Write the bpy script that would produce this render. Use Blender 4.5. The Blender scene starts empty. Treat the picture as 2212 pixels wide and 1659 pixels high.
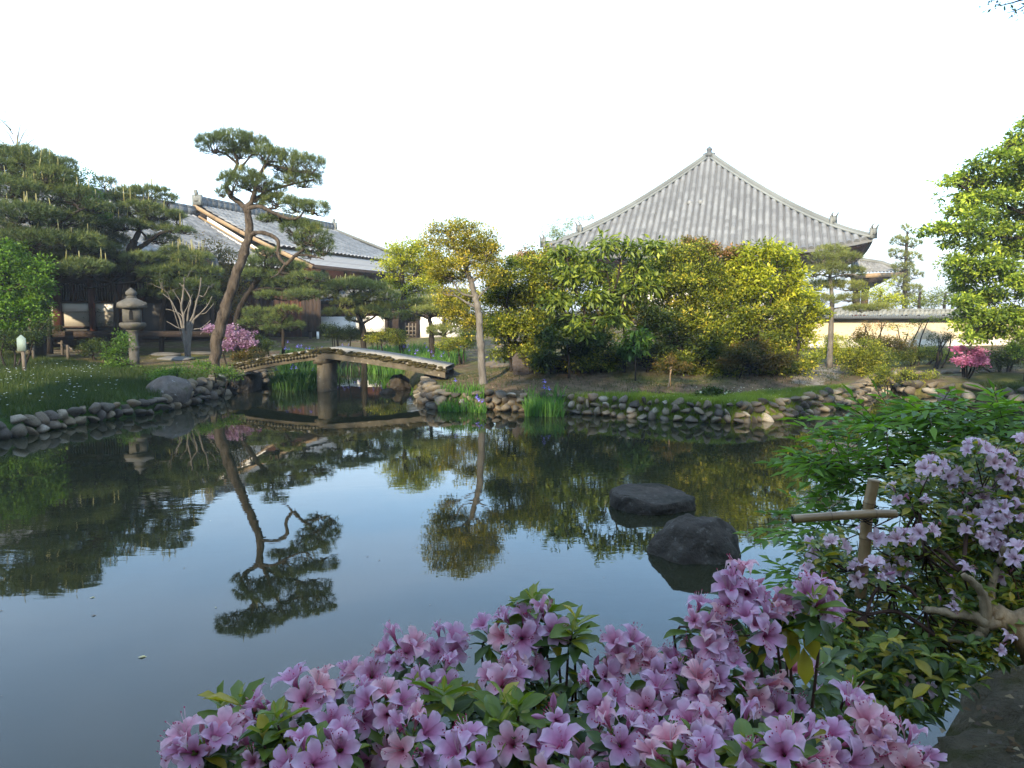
import bpy, math, random
import numpy as np
from mathutils import Vector, Matrix
from mathutils import noise as mnoise
random.seed(7); RNG = np.random.default_rng(7)
sc = bpy.context.scene
COL = sc.collection
# ---------------------------------------------------------------- camera
F, CX, CY, HOR = 1597.0, 1106.0, 829.5, 670.0       # the photograph at 2212 px wide: focal length, centre, horizon row
PITCH = math.atan((CY - HOR) / F); EYE = 2.0
cam = bpy.data.objects.new('camera', bpy.data.cameras.new('camera')); COL.objects.link(cam)
cam.location = (0, 0, EYE); cam.rotation_euler = (math.pi/2 - PITCH, 0, 0)
cam.data.sensor_width = 36; cam.data.lens = F/2212*36; cam.data.clip_start = .05; cam.data.clip_end = 9000
sc.camera = cam
# ---------------------------------------------------------------- sky and sun
SUN_EL, SUN_AZ = math.radians(24), math.radians(200)   # azimuth clockwise from +Y: low, behind the camera and to its left
SUN_STRENGTH, SKY_STRENGTH = 4.3, 0.15
sdir = Vector((math.sin(SUN_AZ)*math.cos(SUN_EL), math.cos(SUN_AZ)*math.cos(SUN_EL), math.sin(SUN_EL)))
sun = bpy.data.objects.new('sun', bpy.data.lights.new('sun', 'SUN')); COL.objects.link(sun)
sun.data.energy = SUN_STRENGTH; sun.data.angle = math.radians(.5); sun.data.color = (1, .83, .58)
sun.rotation_euler = sdir.to_track_quat('Z', 'Y').to_euler()
world = bpy.data.worlds.new('World'); sc.world = world; world.use_nodes = True
nt = world.node_tree; nt.nodes.clear()
def nn(t, kind, **kw):
    n = t.nodes.new(kind)
    for k, v in kw.items():
        if k.startswith('i_'):
            key = k[2:]; n.inputs[int(key) if key.isdigit() else key.replace('_', ' ')].default_value = v
        else: setattr(n, k, v)
    return n
sky = nn(nt, 'ShaderNodeTexSky', sky_type='NISHITA', sun_disc=False, sun_elevation=SUN_EL, sun_rotation=SUN_AZ, air_density=1.0, dust_density=.15, ozone_density=1.3)
tc = nn(nt, 'ShaderNodeTexCoord')
sep = nn(nt, 'ShaderNodeSeparateXYZ'); nt.links.new(tc.outputs['Generated'], sep.inputs[0])
add = nn(nt, 'ShaderNodeMath', operation='ADD'); add.inputs[1].default_value = .18; nt.links.new(sep.outputs[2], add.inputs[0])
mx = nn(nt, 'ShaderNodeMath', operation='MAXIMUM'); mx.inputs[1].default_value = .05; nt.links.new(add.outputs[0], mx.inputs[0])
dv = nn(nt, 'ShaderNodeVectorMath', operation='DIVIDE'); nt.links.new(tc.outputs['Generated'], dv.inputs[0])
cb = nn(nt, 'ShaderNodeCombineXYZ')
for i in range(3): nt.links.new(mx.outputs[0], cb.inputs[i])
nt.links.new(cb.outputs[0], dv.inputs[1])
mp = nn(nt, 'ShaderNodeMapping'); mp.inputs['Scale'].default_value = (.55, 1.0, .3); mp.inputs['Rotation'].default_value = (0, 0, .5); mp.inputs['Location'].default_value = (.7, .3, 0)
nt.links.new(dv.outputs[0], mp.inputs[0])
cn = nn(nt, 'ShaderNodeTexNoise'); cn.inputs['Scale'].default_value = 1.1; cn.inputs['Detail'].default_value = 5; cn.inputs['Roughness'].default_value = .5; cn.inputs['Distortion'].default_value = .4
nt.links.new(mp.outputs[0], cn.inputs['Vector'])
cr = nn(nt, 'ShaderNodeValToRGB'); cr.color_ramp.elements[0].position = .40; cr.color_ramp.elements[1].position = .92
cr.color_ramp.elements[0].color = (0, 0, 0, 1); cr.color_ramp.elements[1].color = (.5, .5, .5, 1)
nt.links.new(cn.outputs[0], cr.inputs[0])
cm = nn(nt, 'ShaderNodeMix', data_type='RGBA'); cm.inputs[7].default_value = (8.0, 8.0, 8.0, 1)
tn = nn(nt, 'ShaderNodeMix', data_type='RGBA', blend_type='MULTIPLY'); tn.inputs[0].default_value = 1; tn.inputs[7].default_value = (.84, 1.12, 1.22, 1); nt.links.new(sky.outputs[0], tn.inputs[6])
nt.links.new(cr.outputs[0], cm.inputs[0]); nt.links.new(tn.outputs[2], cm.inputs[6])
bg = nn(nt, 'ShaderNodeBackground'); bg.inputs[1].default_value = SKY_STRENGTH
nt.links.new(cm.outputs[2], bg.inputs[0])
wo = nn(nt, 'ShaderNodeOutputWorld'); nt.links.new(bg.outputs[0], wo.inputs[0])
vs = sc.view_settings; vs.view_transform = 'Standard'; vs.look = 'None'; vs.gamma = 1; vs.use_curve_mapping = False
vs.exposure = 2.05
sc.cycles.max_bounces = 5; sc.cycles.diffuse_bounces = 2; sc.cycles.glossy_bounces = 2; sc.cycles.transmission_bounces = 3
sc.cycles.caustics_reflective = False; sc.cycles.caustics_refractive = False

# ---------------------------------------------------------------- pixel <-> place helpers (2212 x 1659 frame)
_f = Vector((0, math.cos(PITCH), -math.sin(PITCH))); _u = Vector((0, math.sin(PITCH), math.cos(PITCH)))
def ray(px, py): return Vector(((px-CX)/F, 0, 0)) + _u*((CY-py)/F) + _f
def at(px, py, d):
    r = ray(px, py); k = d/r.y
    return Vector((r.x*k, d, EYE + r.z*k))
def gp(px, py, z=0.0):
    r = ray(px, py); k = (z-EYE)/r.z
    return Vector((r.x*k, r.y*k, z))
def S(px, d): return px*d/F
def smooth(t): t = np.clip(t, 0, 1); return t*t*(3-2*t)

# ---------------------------------------------------------------- mesh collecting
def nrm(a): return a/np.maximum(np.linalg.norm(a, axis=-1, keepdims=True), 1e-9)
class MB:
    def __init__(s): s.v=[]; s.t=[]; s.q=[]; s.c=[]; s.n=0; s.mt=[]; s.mq=[]
    def add(s, v, tris=None, quads=None, tint=None, m=0):
        v = np.asarray(v, float).reshape(-1, 3)
        if tris is not None and len(tris): t=np.asarray(tris).reshape(-1,3)+s.n; s.t.append(t); s.mt.append(np.full(len(t), m))
        if quads is not None and len(quads): q=np.asarray(quads).reshape(-1,4)+s.n; s.q.append(q); s.mq.append(np.full(len(q), m))
        s.v.append(v); s.c.append(np.full(len(v), .5) if tint is None else np.broadcast_to(np.asarray(tint, float), (len(v),))); s.n += len(v)
        return s
    def box(s, a, b, tint=None, m=0):
        x0,y0,z0 = [min(a[i],b[i]) for i in range(3)]; x1,y1,z1 = [max(a[i],b[i]) for i in range(3)]
        v=[(x0,y0,z0),(x1,y0,z0),(x1,y1,z0),(x0,y1,z0),(x0,y0,z1),(x1,y0,z1),(x1,y1,z1),(x0,y1,z1)]
        return s.add(v, quads=[(0,3,2,1),(4,5,6,7),(0,1,5,4),(1,2,6,5),(2,3,7,6),(3,0,4,7)], tint=tint, m=m)
    def hexa(s, c8, tint=None, m=0):
        return s.add([tuple(p) for p in c8], quads=[(0,3,2,1),(4,5,6,7),(0,1,5,4),(1,2,6,5),(2,3,7,6),(3,0,4,7)], tint=tint, m=m)
    def bar(s, a, b, w, h, up=(0,0,1), tint=None, m=0):
        a=Vector(a); b=Vector(b); d=(b-a).normalized(); u=Vector(up); r=d.cross(u).normalized(); u=r.cross(d).normalized()
        r*=w/2; u*=h/2
        return s.hexa([a-r-u,a+r-u,b+r-u,b-r-u,a-r+u,a+r+u,b+r+u,b-r+u], tint, m)
    def tube(s, pts, rad, k=6, tint=None, cap=True, m=0):
        P=np.array([tuple(p) for p in pts], float); n=len(P); R=np.broadcast_to(np.asarray(rad,float),(n,))
        T=nrm(np.gradient(P, axis=0)); ref=np.array([.31,.17,.93]) if abs(T[0,2])<.8 else np.array([.93,.2,.1])
        A=nrm(np.cross(T, ref)); B=np.cross(T, A)
        th=np.arange(k)*2*math.pi/k
        V=P[:,None]+R[:,None,None]*(np.cos(th)[None,:,None]*A[:,None]+np.sin(th)[None,:,None]*B[:,None])
        i=np.arange(n-1)[:,None]*k; j=np.arange(k)[None]; j2=(j+1)%k
        Q=np.stack([i+j,i+j2,i+k+j2,i+k+j],-1).reshape(-1,4)
        V=V.reshape(-1,3); tr=None
        if cap:
            V=np.vstack([V,P[0],P[-1]]); c0=n*k; j=np.arange(k); j2=(j+1)%k
            tr=np.vstack([np.stack([j2,j,np.full(k,c0)],-1), np.stack([(n-1)*k+j,(n-1)*k+j2,np.full(k,c0+1)],-1)])
        return s.add(V, tris=tr, quads=Q, tint=tint, m=m)
    def lathe(s, prof, c, k=12, rot=0, tint=None, m=0):
        P=np.array(prof,float); n=len(P); th=np.arange(k)*2*math.pi/k+rot
        V=np.stack([P[:,0,None]*np.cos(th), P[:,0,None]*np.sin(th), np.broadcast_to(P[:,1,None],(n,k))],-1).reshape(-1,3)+np.array(tuple(c))
        i=np.arange(n-1)[:,None]*k; j=np.arange(k)[None]; j2=(j+1)%k
        Q=np.stack([i+j,i+j2,i+k+j2,i+k+j],-1).reshape(-1,4)
        V=np.vstack([V,np.array(tuple(c))+[0,0,P[0,1]],np.array(tuple(c))+[0,0,P[-1,1]]]); j=np.arange(k); j2=(j+1)%k
        tr=np.vstack([np.stack([j2,j,np.full(k,n*k)],-1), np.stack([(n-1)*k+j,(n-1)*k+j2,np.full(k,n*k+1)],-1)])
        return s.add(V, tris=tr, quads=Q, tint=tint, m=m)
    def grid(s, V, tint=None, m=0):                                   # V: (a,b,3)
        a,b=V.shape[:2]; i=np.arange(a-1)[:,None]*b; j=np.arange(b-1)[None]
        Q=np.stack([i+j,i+j+1,i+b+j+1,i+b+j],-1).reshape(-1,4)
        return s.add(V.reshape(-1,3), quads=Q, tint=None if tint is None else np.broadcast_to(tint,(a,b)).reshape(-1), m=m)
    def mesh(s, name, mats, smooth_=False, origin=None):
        me=bpy.data.meshes.new(name)
        V=np.vstack(s.v) if s.v else np.zeros((0,3))
        if origin is not None: V=V-np.array(tuple(origin))
        T=np.vstack(s.t) if s.t else np.zeros((0,3),int); Q=np.vstack(s.q) if s.q else np.zeros((0,4),int)
        me.vertices.add(len(V)); me.vertices.foreach_set('co', V.astype(np.float32).ravel())
        L=np.concatenate([T.ravel(),Q.ravel()]).astype(np.int32); me.loops.add(len(L)); me.loops.foreach_set('vertex_index', L)
        st=np.concatenate([np.arange(len(T))*3, len(T)*3+np.arange(len(Q))*4]).astype(np.int32)
        me.polygons.add(len(st)); me.polygons.foreach_set('loop_start', st)
        mi=np.concatenate((s.mt or [np.zeros(0)])+(s.mq or [np.zeros(0)])).astype(np.int32)
        me.polygons.foreach_set('material_index', mi)
        if smooth_: me.polygons.foreach_set('use_smooth', np.ones(len(st), bool))
        at_=me.attributes.new('tint','FLOAT','POINT'); at_.data.foreach_set('value', np.concatenate(s.c).astype(np.float32))
        for m in (mats if isinstance(mats,(list,tuple)) else [mats]): me.materials.append(m)
        me.update(calc_edges=True)
        return me
    def obj(s, name, mats, parent=None, smooth_=False, kind=None, label=None):
        org = parent.location if parent is not None and parent.parent is None else None
        if parent is not None and parent.parent is not None: org = parent.parent.location
        o=bpy.data.objects.new(name, s.mesh(name, mats, smooth_, org)); COL.objects.link(o)
        if parent is not None: o.parent=parent
        if kind: o['kind']=kind
        if label: o['label']=label
        return o
def thing(name, label, cat, loc, group=None):
    o=bpy.data.objects.new(name, None); COL.objects.link(o); o.location=tuple(loc); o.empty_display_size=.2
    o['label']=label; o['category']=cat
    if group: o['group']=group
    return o
def tag(o, label, cat, group=None):
    o['label']=label; o['category']=cat
    if group: o['group']=group
    return o
def inst(name, me, parent, mat4):                                     # a piece sharing mesh data, placed in world space under its thing (or part)
    o=bpy.data.objects.new(name, me); COL.objects.link(o)
    root=parent
    off=Vector((0,0,0))
    while root is not None: off+=root.location; root=root.parent
    o.parent=parent; o.matrix_basis=Matrix.Translation(-off) @ mat4
    return o

# ---------------------------------------------------------------- materials
def newmat(name):
    m=bpy.data.materials.new(name); m.use_nodes=True; t=m.node_tree; t.nodes.clear()
    return m,t,nn(t,'ShaderNodeOutputMaterial')
def ramp(t, src, stops):
    r=nn(t,'ShaderNodeValToRGB'); e=r.color_ramp.elements
    while len(e)<len(stops): e.new(.5)
    for i,(p,c) in enumerate(stops): e[i].position=p; e[i].color=(*c,1)
    t.links.new(src, r.inputs[0]); return r.outputs[0]
def attr(t): return nn(t,'ShaderNodeAttribute', attribute_name='tint').outputs['Fac']
def noise(t, scale, detail=4, rough=.55, vec=None, dist=0):
    n=nn(t,'ShaderNodeTexNoise'); n.inputs['Scale'].default_value=scale; n.inputs['Detail'].default_value=detail; n.inputs['Roughness'].default_value=rough; n.inputs['Distortion'].default_value=dist
    if vec is not None: t.links.new(vec, n.inputs['Vector'])
    return n.outputs[0]
def pos(t, obj=False, scale=None):
    o = nn(t,'ShaderNodeTexCoord').outputs['Object'] if obj else nn(t,'ShaderNodeNewGeometry').outputs['Position']
    if scale is not None:
        m=nn(t,'ShaderNodeMapping'); m.inputs['Scale'].default_value=scale; t.links.new(o,m.inputs[0]); o=m.outputs[0]
    return o
def mix(t, f, a, b, mode='MIX'):
    m=nn(t,'ShaderNodeMix', data_type='RGBA', blend_type=mode)
    for i,x in ((0,f),(6,a),(7,b)):
        if hasattr(x,'is_linked') or hasattr(x,'links'): t.links.new(x, m.inputs[i])
        elif i==0: m.inputs[0].default_value=x
        else: m.inputs[i].default_value=(*x,1)
    return m.outputs[2]
def fmath(t, op, a, b):
    m=nn(t,'ShaderNodeMath', operation=op)
    for i,x in ((0,a),(1,b)):
        if hasattr(x,'links'): t.links.new(x, m.inputs[i])
        else: m.inputs[i].default_value=x
    return m.outputs[0]
def leafmat(name, stops, trans=.3, rough=.5, spec=.25, al=.98):
    m,t,out=newmat(name); c=ramp(t, attr(t), [(p_,tuple(q*al for q in c_)) for p_,c_ in stops])
    p=nn(t,'ShaderNodeBsdfPrincipled'); p.inputs['Roughness'].default_value=rough; p.inputs['Specular IOR Level'].default_value=spec; t.links.new(c,p.inputs['Base Color'])
    tr=nn(t,'ShaderNodeBsdfTranslucent'); c2=mix(t,1.0,c,(1.5,1.6,.7),'MULTIPLY'); t.links.new(c2,tr.inputs[0])
    mx=nn(t,'ShaderNodeMixShader'); mx.inputs[0].default_value=trans
    t.links.new(p.outputs[0],mx.inputs[1]); t.links.new(tr.outputs[0],mx.inputs[2]); t.links.new(mx.outputs[0],out.inputs[0])
    return m
def surf(name, build, rough=.85, bump=None, spec=.3, bump_dist=.02, al=.72):
    m,t,out=newmat(name); p=nn(t,'ShaderNodeBsdfPrincipled'); p.inputs['Roughness'].default_value=rough; p.inputs['Specular IOR Level'].default_value=spec
    c=build(t)
    if isinstance(c,tuple): c=tuple(q*al for q in c)
    else: c=mix(t,1.0,c,(al,al,al),'MULTIPLY')
    if isinstance(c,tuple): p.inputs['Base Color'].default_value=(*c,1)
    else: t.links.new(c,p.inputs['Base Color'])
    if bump:
        b=nn(t,'ShaderNodeBump'); b.inputs['Strength'].default_value=bump[1]; b.inputs['Distance'].default_value=bump_dist
        t.links.new(noise(t, bump[0], 6, .65, pos(t, True) if len(bump)<3 else pos(t, True, bump[2])), b.inputs['Height']); t.links.new(b.outputs[0], p.inputs['Normal'])
    t.links.new(p.outputs[0],out.inputs[0]); return m
def rnd(t): return nn(t,'ShaderNodeObjectInfo').outputs['Random']
def stoneish(stops, sc1=6, moss=None, lich=None, byobj=True):
    def b(t):
        base=ramp(t, rnd(t) if byobj else noise(t,1.3,3), stops)
        n=noise(t, sc1, 6, .65, pos(t,True)); c=mix(t, 1.0, base, ramp(t,n,[(.25,(.55,.55,.55)),(.55,(1,1,1)),(.8,(1.35,1.33,1.3))]), 'MULTIPLY')
        if lich: c=mix(t, ramp(t, noise(t, lich[0], 5, .7, pos(t,True)), [(lich[1],(0,0,0)),(lich[1]+.06,(.8,.8,.8))]), c, lich[2])
        if moss: c=mix(t, ramp(t, noise(t, moss[0], 4, .6, pos(t,True)), [(moss[1],(0,0,0)),(moss[1]+.12,(.9,.9,.9))]), c, moss[2])
        return c
    return b
M={}
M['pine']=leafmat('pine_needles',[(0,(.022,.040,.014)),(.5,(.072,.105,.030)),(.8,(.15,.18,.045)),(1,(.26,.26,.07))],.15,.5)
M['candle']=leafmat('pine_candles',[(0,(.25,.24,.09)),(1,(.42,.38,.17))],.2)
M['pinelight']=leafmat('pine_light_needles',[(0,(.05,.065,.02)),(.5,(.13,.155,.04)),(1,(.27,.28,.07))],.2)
M['bright']=leafmat('bright_green_leaves',[(0,(.03,.06,.012)),(.5,(.075,.15,.02)),(1,(.15,.24,.03))],.4)
M['maple']=leafmat('fresh_maple_leaves',[(0,(.03,.07,.010)),(.5,(.075,.16,.016)),(1,(.17,.29,.03))],.4)
M['yellow']=leafmat('yellow_green_leaves',[(0,(.08,.10,.012)),(.5,(.32,.35,.024)),(1,(.62,.58,.05))],.4)
M['gold']=leafmat('golden_olive_leaves',[(0,(.07,.07,.012)),(.4,(.22,.22,.022)),(.75,(.44,.38,.04)),(1,(.60,.44,.08))],.35)
M['olive']=leafmat('olive_green_leaves',[(0,(.03,.042,.008)),(.4,(.11,.14,.016)),(.75,(.30,.32,.03)),(1,(.50,.40,.06))],.35)
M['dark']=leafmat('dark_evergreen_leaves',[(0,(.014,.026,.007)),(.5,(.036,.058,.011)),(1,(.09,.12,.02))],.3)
M['rhodo']=leafmat('large_drooping_leaves',[(0,(.04,.07,.014)),(.5,(.14,.19,.028)),(1,(.32,.37,.05))],.3,.4)
M['red']=leafmat('russet_leaves',[(0,(.05,.05,.014)),(.4,(.15,.13,.03)),(.75,(.30,.17,.07)),(1,(.46,.22,.14))],.35)
M['brown']=leafmat('brown_maple_leaves',[(0,(.035,.045,.010)),(.5,(.09,.08,.016)),(1,(.20,.11,.025))],.35)
M['pale']=leafmat('pale_green_leaves',[(0,(.10,.13,.05)),(.5,(.18,.22,.08)),(1,(.30,.33,.12))],.35)
M['oak']=leafmat('broad_tree_leaves',[(0,(.03,.055,.012)),(.5,(.18,.26,.03)),(1,(.50,.58,.07))],.35)
M['azleaf']=leafmat('azalea_leaves',[(0,(.014,.028,.007)),(.45,(.042,.076,.012)),(.8,(.13,.18,.02)),(1,(.30,.24,.02))],.35,.4,.4)
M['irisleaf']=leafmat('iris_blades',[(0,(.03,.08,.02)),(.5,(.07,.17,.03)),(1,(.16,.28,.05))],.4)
M['irisdark']=leafmat('shaded_iris_blades',[(0,(.02,.06,.015)),(1,(.06,.13,.03))],.35)  # darker copy of the iris blades, shade put into the colour
M['iris']=leafmat('violet_iris_petals',[(0,(.10,.08,.45)),(1,(.28,.24,.75))],.3)
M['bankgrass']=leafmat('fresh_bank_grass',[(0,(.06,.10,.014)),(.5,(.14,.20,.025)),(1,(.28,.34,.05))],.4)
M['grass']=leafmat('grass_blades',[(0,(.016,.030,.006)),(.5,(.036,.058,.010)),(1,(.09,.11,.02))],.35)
M['bluewhite']=leafmat('pale_blue_petals',[(0,(.35,.42,.6)),(1,(.7,.72,.8))],.3)
M['whitepetal']=leafmat('white_petals',[(0,(.6,.62,.58)),(1,(.8,.8,.75))],.3)
M['magenta']=leafmat('magenta_azalea_petals',[(0,(.20,.09,.20)),(.5,(.32,.19,.34)),(1,(.48,.35,.52))],.35)
M['pinkfar']=leafmat('rose_azalea_petals',[(0,(.42,.11,.28)),(1,(.60,.26,.44))],.35)
M['litter']=leafmat('fallen_leaves',[(0,(.07,.045,.025)),(.6,(.16,.10,.05)),(1,(.36,.28,.16))],.1)
M['floatleaf']=leafmat('floating_leaf',[(0,(.45,.42,.18)),(1,(.6,.5,.25))],.1)
def bark(c1,c2,sx=9):
    return lambda t: ramp(t, noise(t, sx, 7, .7, pos(t,True,(1,1,.35)), .6), [(.3,c1),(.5,tuple((a+b)/2 for a,b in zip(c1,c2))),(.7,c2)])
M['bark']=surf('pine_bark', bark((.018,.014,.011),(.16,.13,.10)),.9,(14,1.0,(1,1,.4)),.1,.05)
M['barkdark']=surf('dark_bark', bark((.012,.010,.008),(.06,.05,.04)),.9,(20,.6,(1,1,.4)),.1)
M['barkgrey']=surf('pale_grey_bark', bark((.08,.073,.065),(.24,.22,.19)),.85,(24,.5,(1,1,.4)),.15)
M['barkwarm']=surf('azalea_limb_bark', bark((.13,.09,.05),(.42,.32,.19),20),.8,(40,.5,(1,1,.5)),.15)
M['stem']=surf('azalea_stem', bark((.03,.014,.010),(.12,.06,.035),30),.7,(60,.3),.2)
M['stone']=surf('bank_stone', stoneish([(0,(.07,.06,.05)),(.25,(.13,.115,.09)),(.5,(.24,.19,.12)),(.7,(.14,.12,.10)),(.88,(.30,.25,.17)),(1,(.40,.36,.29))],9,(4,.60,(.06,.065,.03)),(14,.68,(.34,.34,.29))),.85,(18,.6),.2)
M['boulder']=surf('garden_boulder', stoneish([(0,(.12,.095,.08)),(1,(.19,.175,.155))],4,(3,.60,(.06,.075,.02)),(9,.62,(.36,.36,.33))),.9,(9,.9),.2,.05)
M['wetrock']=surf('dark_wet_stone', stoneish([(0,(.066,.056,.045)),(1,(.078,.066,.053))],7,(3,.54,(.026,.026,.017)),(13,.58,(.15,.14,.12))),.85,(11,1.0),.12,.06)
M['nearrock']=surf('mossy_near_boulder', stoneish([(0,(.20,.165,.11)),(1,(.20,.165,.11))],9,(4,.50,(.10,.095,.03)),(7,.60,(.42,.42,.34))),.95,(18,1.0),.15,.12)
M['lantern']=surf('weathered_granite', stoneish([(0,(.115,.11,.095)),(1,(.125,.12,.105))],7,(5,.60,(.10,.11,.06)),(13,.64,(.42,.41,.38))),.9,(30,.6),.15)
M['bridge']=surf('lichened_bridge_stone', stoneish([(0,(.12,.10,.07)),(1,(.135,.115,.08))],5,(3,.55,(.055,.055,.025)),(9,.62,(.42,.38,.28))),.9,(20,.7),.15)
M['bridgetop']=surf('pale_bridge_deck', stoneish([(0,(.30,.285,.25)),(1,(.32,.30,.26))],8,(4,.60,(.13,.13,.06)),None),.9,(20,.5),.15)
M['moss']=surf('mossy_edging', lambda t: ramp(t, noise(t,12,6,.7), [(.3,(.025,.020,.010)),(.5,(.065,.058,.024)),(.7,(.14,.11,.06))]),1,(30,1.0),.05,.04)
M['flat']=surf('flat_grey_slab', stoneish([(0,(.13,.13,.125)),(1,(.20,.20,.19))],8),.85,(20,.4),.2)
M['flatblack']=surf('opening_shade_and_black_cord', lambda t:(.004,.004,.004),1)  # near-black: shade painted into openings, also plain black cord
M['timber']=surf('dark_timber', lambda t: mix(t,1.0, ramp(t, rnd(t), [(0,(.030,.020,.015)),(1,(.055,.036,.026))]), ramp(t, noise(t,6,5,.6,pos(t,False,(4,4,.5))),[(.3,(.6,.6,.6)),(.7,(1.3,1.3,1.3))]),'MULTIPLY'),.8,(12,.3,(3,3,.4)))
M['redwood']=surf('red_brown_boards', lambda t: mix(t,1.0, ramp(t, rnd(t), [(0,(.035,.014,.010)),(.6,(.085,.028,.016)),(1,(.13,.04,.022))]), ramp(t, noise(t,6,5,.6,pos(t,False,(4,4,.5))),[(.3,(.55,.55,.55)),(.7,(1.3,1.3,1.3))]),'MULTIPLY'),.75,(12,.3,(3,3,.4)))
M['verge']=surf('pale_cedar_bargeboard', lambda t: ramp(t, noise(t,4,4,.6,pos(t,False,(3,3,1))),[(.3,(.30,.20,.11)),(.7,(.40,.29,.17))]),.7)
M['plaster']=surf('white_plaster', lambda t: ramp(t, noise(t,1.4,5,.6),[(.3,(.72,.71,.68)),(.7,(.82,.81,.79))]),.9,(10,.1),al=1)
M['beige']=surf('beige_shaded_board_and_paper', lambda t: ramp(t, noise(t,1.4,5,.6),[(.3,(.36,.33,.27)),(.7,(.46,.42,.35))]),.9)  # beige holds the shade on the lower boards; also the window paper
M['greyboard']=surf('grey_board', lambda t:(.07,.068,.066),.9)
M['ochre']=surf('cream_earth_wall', lambda t: mix(t, ramp(t,noise(t,3,5,.7,pos(t,False,(1,1,.4))),[(.55,(0,0,0)),(.8,(.5,.5,.5))]), (.66,.55,.38), (.48,.38,.24)),.95,(8,.2))
M['ochreband']=surf('pale_wall_band', lambda t:(.70,.64,.52),.95)
def tilecol(base,lo=.68):
    def b(t):
        c=mix(t,1.0,ramp(t,noise(t,2.2,4,.6),[(.3,tuple(x*.72 for x in base)),(.7,tuple(x*1.2 for x in base))]), ramp(t, attr(t), [(0,(.55,.55,.55)),(.5,(1,1,1)),(1,(1.4,1.4,1.38))]),'MULTIPLY')
        return mix(t, ramp(t, noise(t,3.1,3,.75), [(lo,(0,0,0)),(lo+.03,(.85,.85,.85))]), c, (.62,.61,.50))
    return b
M['tile']=surf('grey_roof_tile', tilecol((.205,.212,.215)),.6,None,.35)
M['tilebed']=surf('grey_flat_tile', tilecol((.145,.148,.15),.7),.65,None,.35)
M['ridge']=surf('ridge_tile', tilecol((.20,.21,.195),.66),.7,None,.3)
M['pantile']=surf('silver_pantile', tilecol((.36,.355,.34),.75),.45,None,.4)
M['ridgedark']=surf('dark_ridge_tile', tilecol((.11,.12,.125),.75),.6)
M['shingle']=surf('pale_shingle', lambda t: mix(t,1.0,(.46,.43,.39), ramp(t, attr(t), [(0,(.7,.7,.7)),(1,(1.25,1.25,1.25))]),'MULTIPLY'),.8)
M['signboard']=surf('pale_green_sign', lambda t: ramp(t,noise(t,20,3),[(.3,(.20,.27,.24)),(.7,(.28,.35,.31))]),.7)
M['post']=surf('weathered_post', bark((.08,.065,.05),(.22,.19,.15)),.9)
def bamboo(t):
    return mix(t, ramp(t, attr(t), [(0,(1,1,1)),(.2,(0,0,0))]), ramp(t,noise(t,14,4,.6,pos(t,True)),[(.3,(.20,.12,.05)),(.7,(.36,.24,.11))]), (.07,.04,.02))
M['bamboo']=surf('tan_bamboo', bamboo,.35,None,.5)
def petal(pale=0):
    m,t,out=newmat('azalea_petals'); a=attr(t)
    grad=ramp(t,a,[(0,(.42,.07,.19)),(.3,(.52,.19,.33)),(.65,(.55,.33,.46)),(1,(.73,.58,.67))])
    pk=ramp(t,a,[(0,(.56,.08,.14)),(.3,(.68,.25,.29)),(.65,(.74,.42,.42)),(1,(.84,.64,.60))])
    c=mix(t, ramp(t,rnd(t),[(.5,(0,0,0)),(.98,(.9,.9,.9))]), grad, pk)
    if pale: c=mix(t,.6,c,(.78,.66,.70))
    v=noise(t,70,2,.5,pos(t,True)); c=mix(t,1.0,c,ramp(t,v,[(.3,(.82,.78,.82)),(.6,(1,1,1))]),'MULTIPLY')
    p=nn(t,'ShaderNodeBsdfPrincipled'); p.inputs['Roughness'].default_value=.55; p.inputs['Specular IOR Level'].default_value=.15; t.links.new(c,p.inputs['Base Color'])
    tr=nn(t,'ShaderNodeBsdfTranslucent'); t.links.new(c,tr.inputs[0]); mx=nn(t,'ShaderNodeMixShader'); mx.inputs[0].default_value=.4
    t.links.new(p.outputs[0],mx.inputs[1]); t.links.new(tr.outputs[0],mx.inputs[2]); t.links.new(mx.outputs[0],out.inputs[0]); return m
M['petal']=petal(); M['petalpale']=petal(1)
M['spot']=surf('petal_spots', lambda t:(.40,.02,.10),.8)
M['stamen']=surf('stamens', lambda t:(.75,.45,.5),.6)
M['calyx']=leafmat('flower_calyx',[(0,(.10,.14,.03)),(1,(.20,.24,.05))],.2)
# water
def water():
    m,t,out=newmat('pond_water'); p=nn(t,'ShaderNodeBsdfPrincipled')
    p.inputs['Base Color'].default_value=(.017,.018,.009,1); p.inputs['Roughness'].default_value=.015; p.inputs['IOR'].default_value=1.40; p.inputs['Specular IOR Level'].default_value=.5
    g=pos(t)
    n1=noise(t,1.1,2,.5,pos(t,False,(1,.7,1)),.3); n2=noise(t,7,2,.5,pos(t,False,(.55,1.4,1)),.2); msk=ramp(t, noise(t,.16,2,.5,g),[(.42,(0,0,0)),(.62,(1,1,1))])
    h=fmath(t,'ADD', fmath(t,'MULTIPLY',n1,.005), fmath(t,'MULTIPLY', fmath(t,'MULTIPLY',n2,.0015), fmath(t,'ADD',msk,.12)))
    b=nn(t,'ShaderNodeBump'); b.inputs['Strength'].default_value=.55; b.inputs['Distance'].default_value=1.0; t.links.new(h,b.inputs['Height']); t.links.new(b.outputs[0],p.inputs['Normal'])
    t.links.new(p.outputs[0],out.inputs[0]); return m
M['water']=water()
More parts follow.
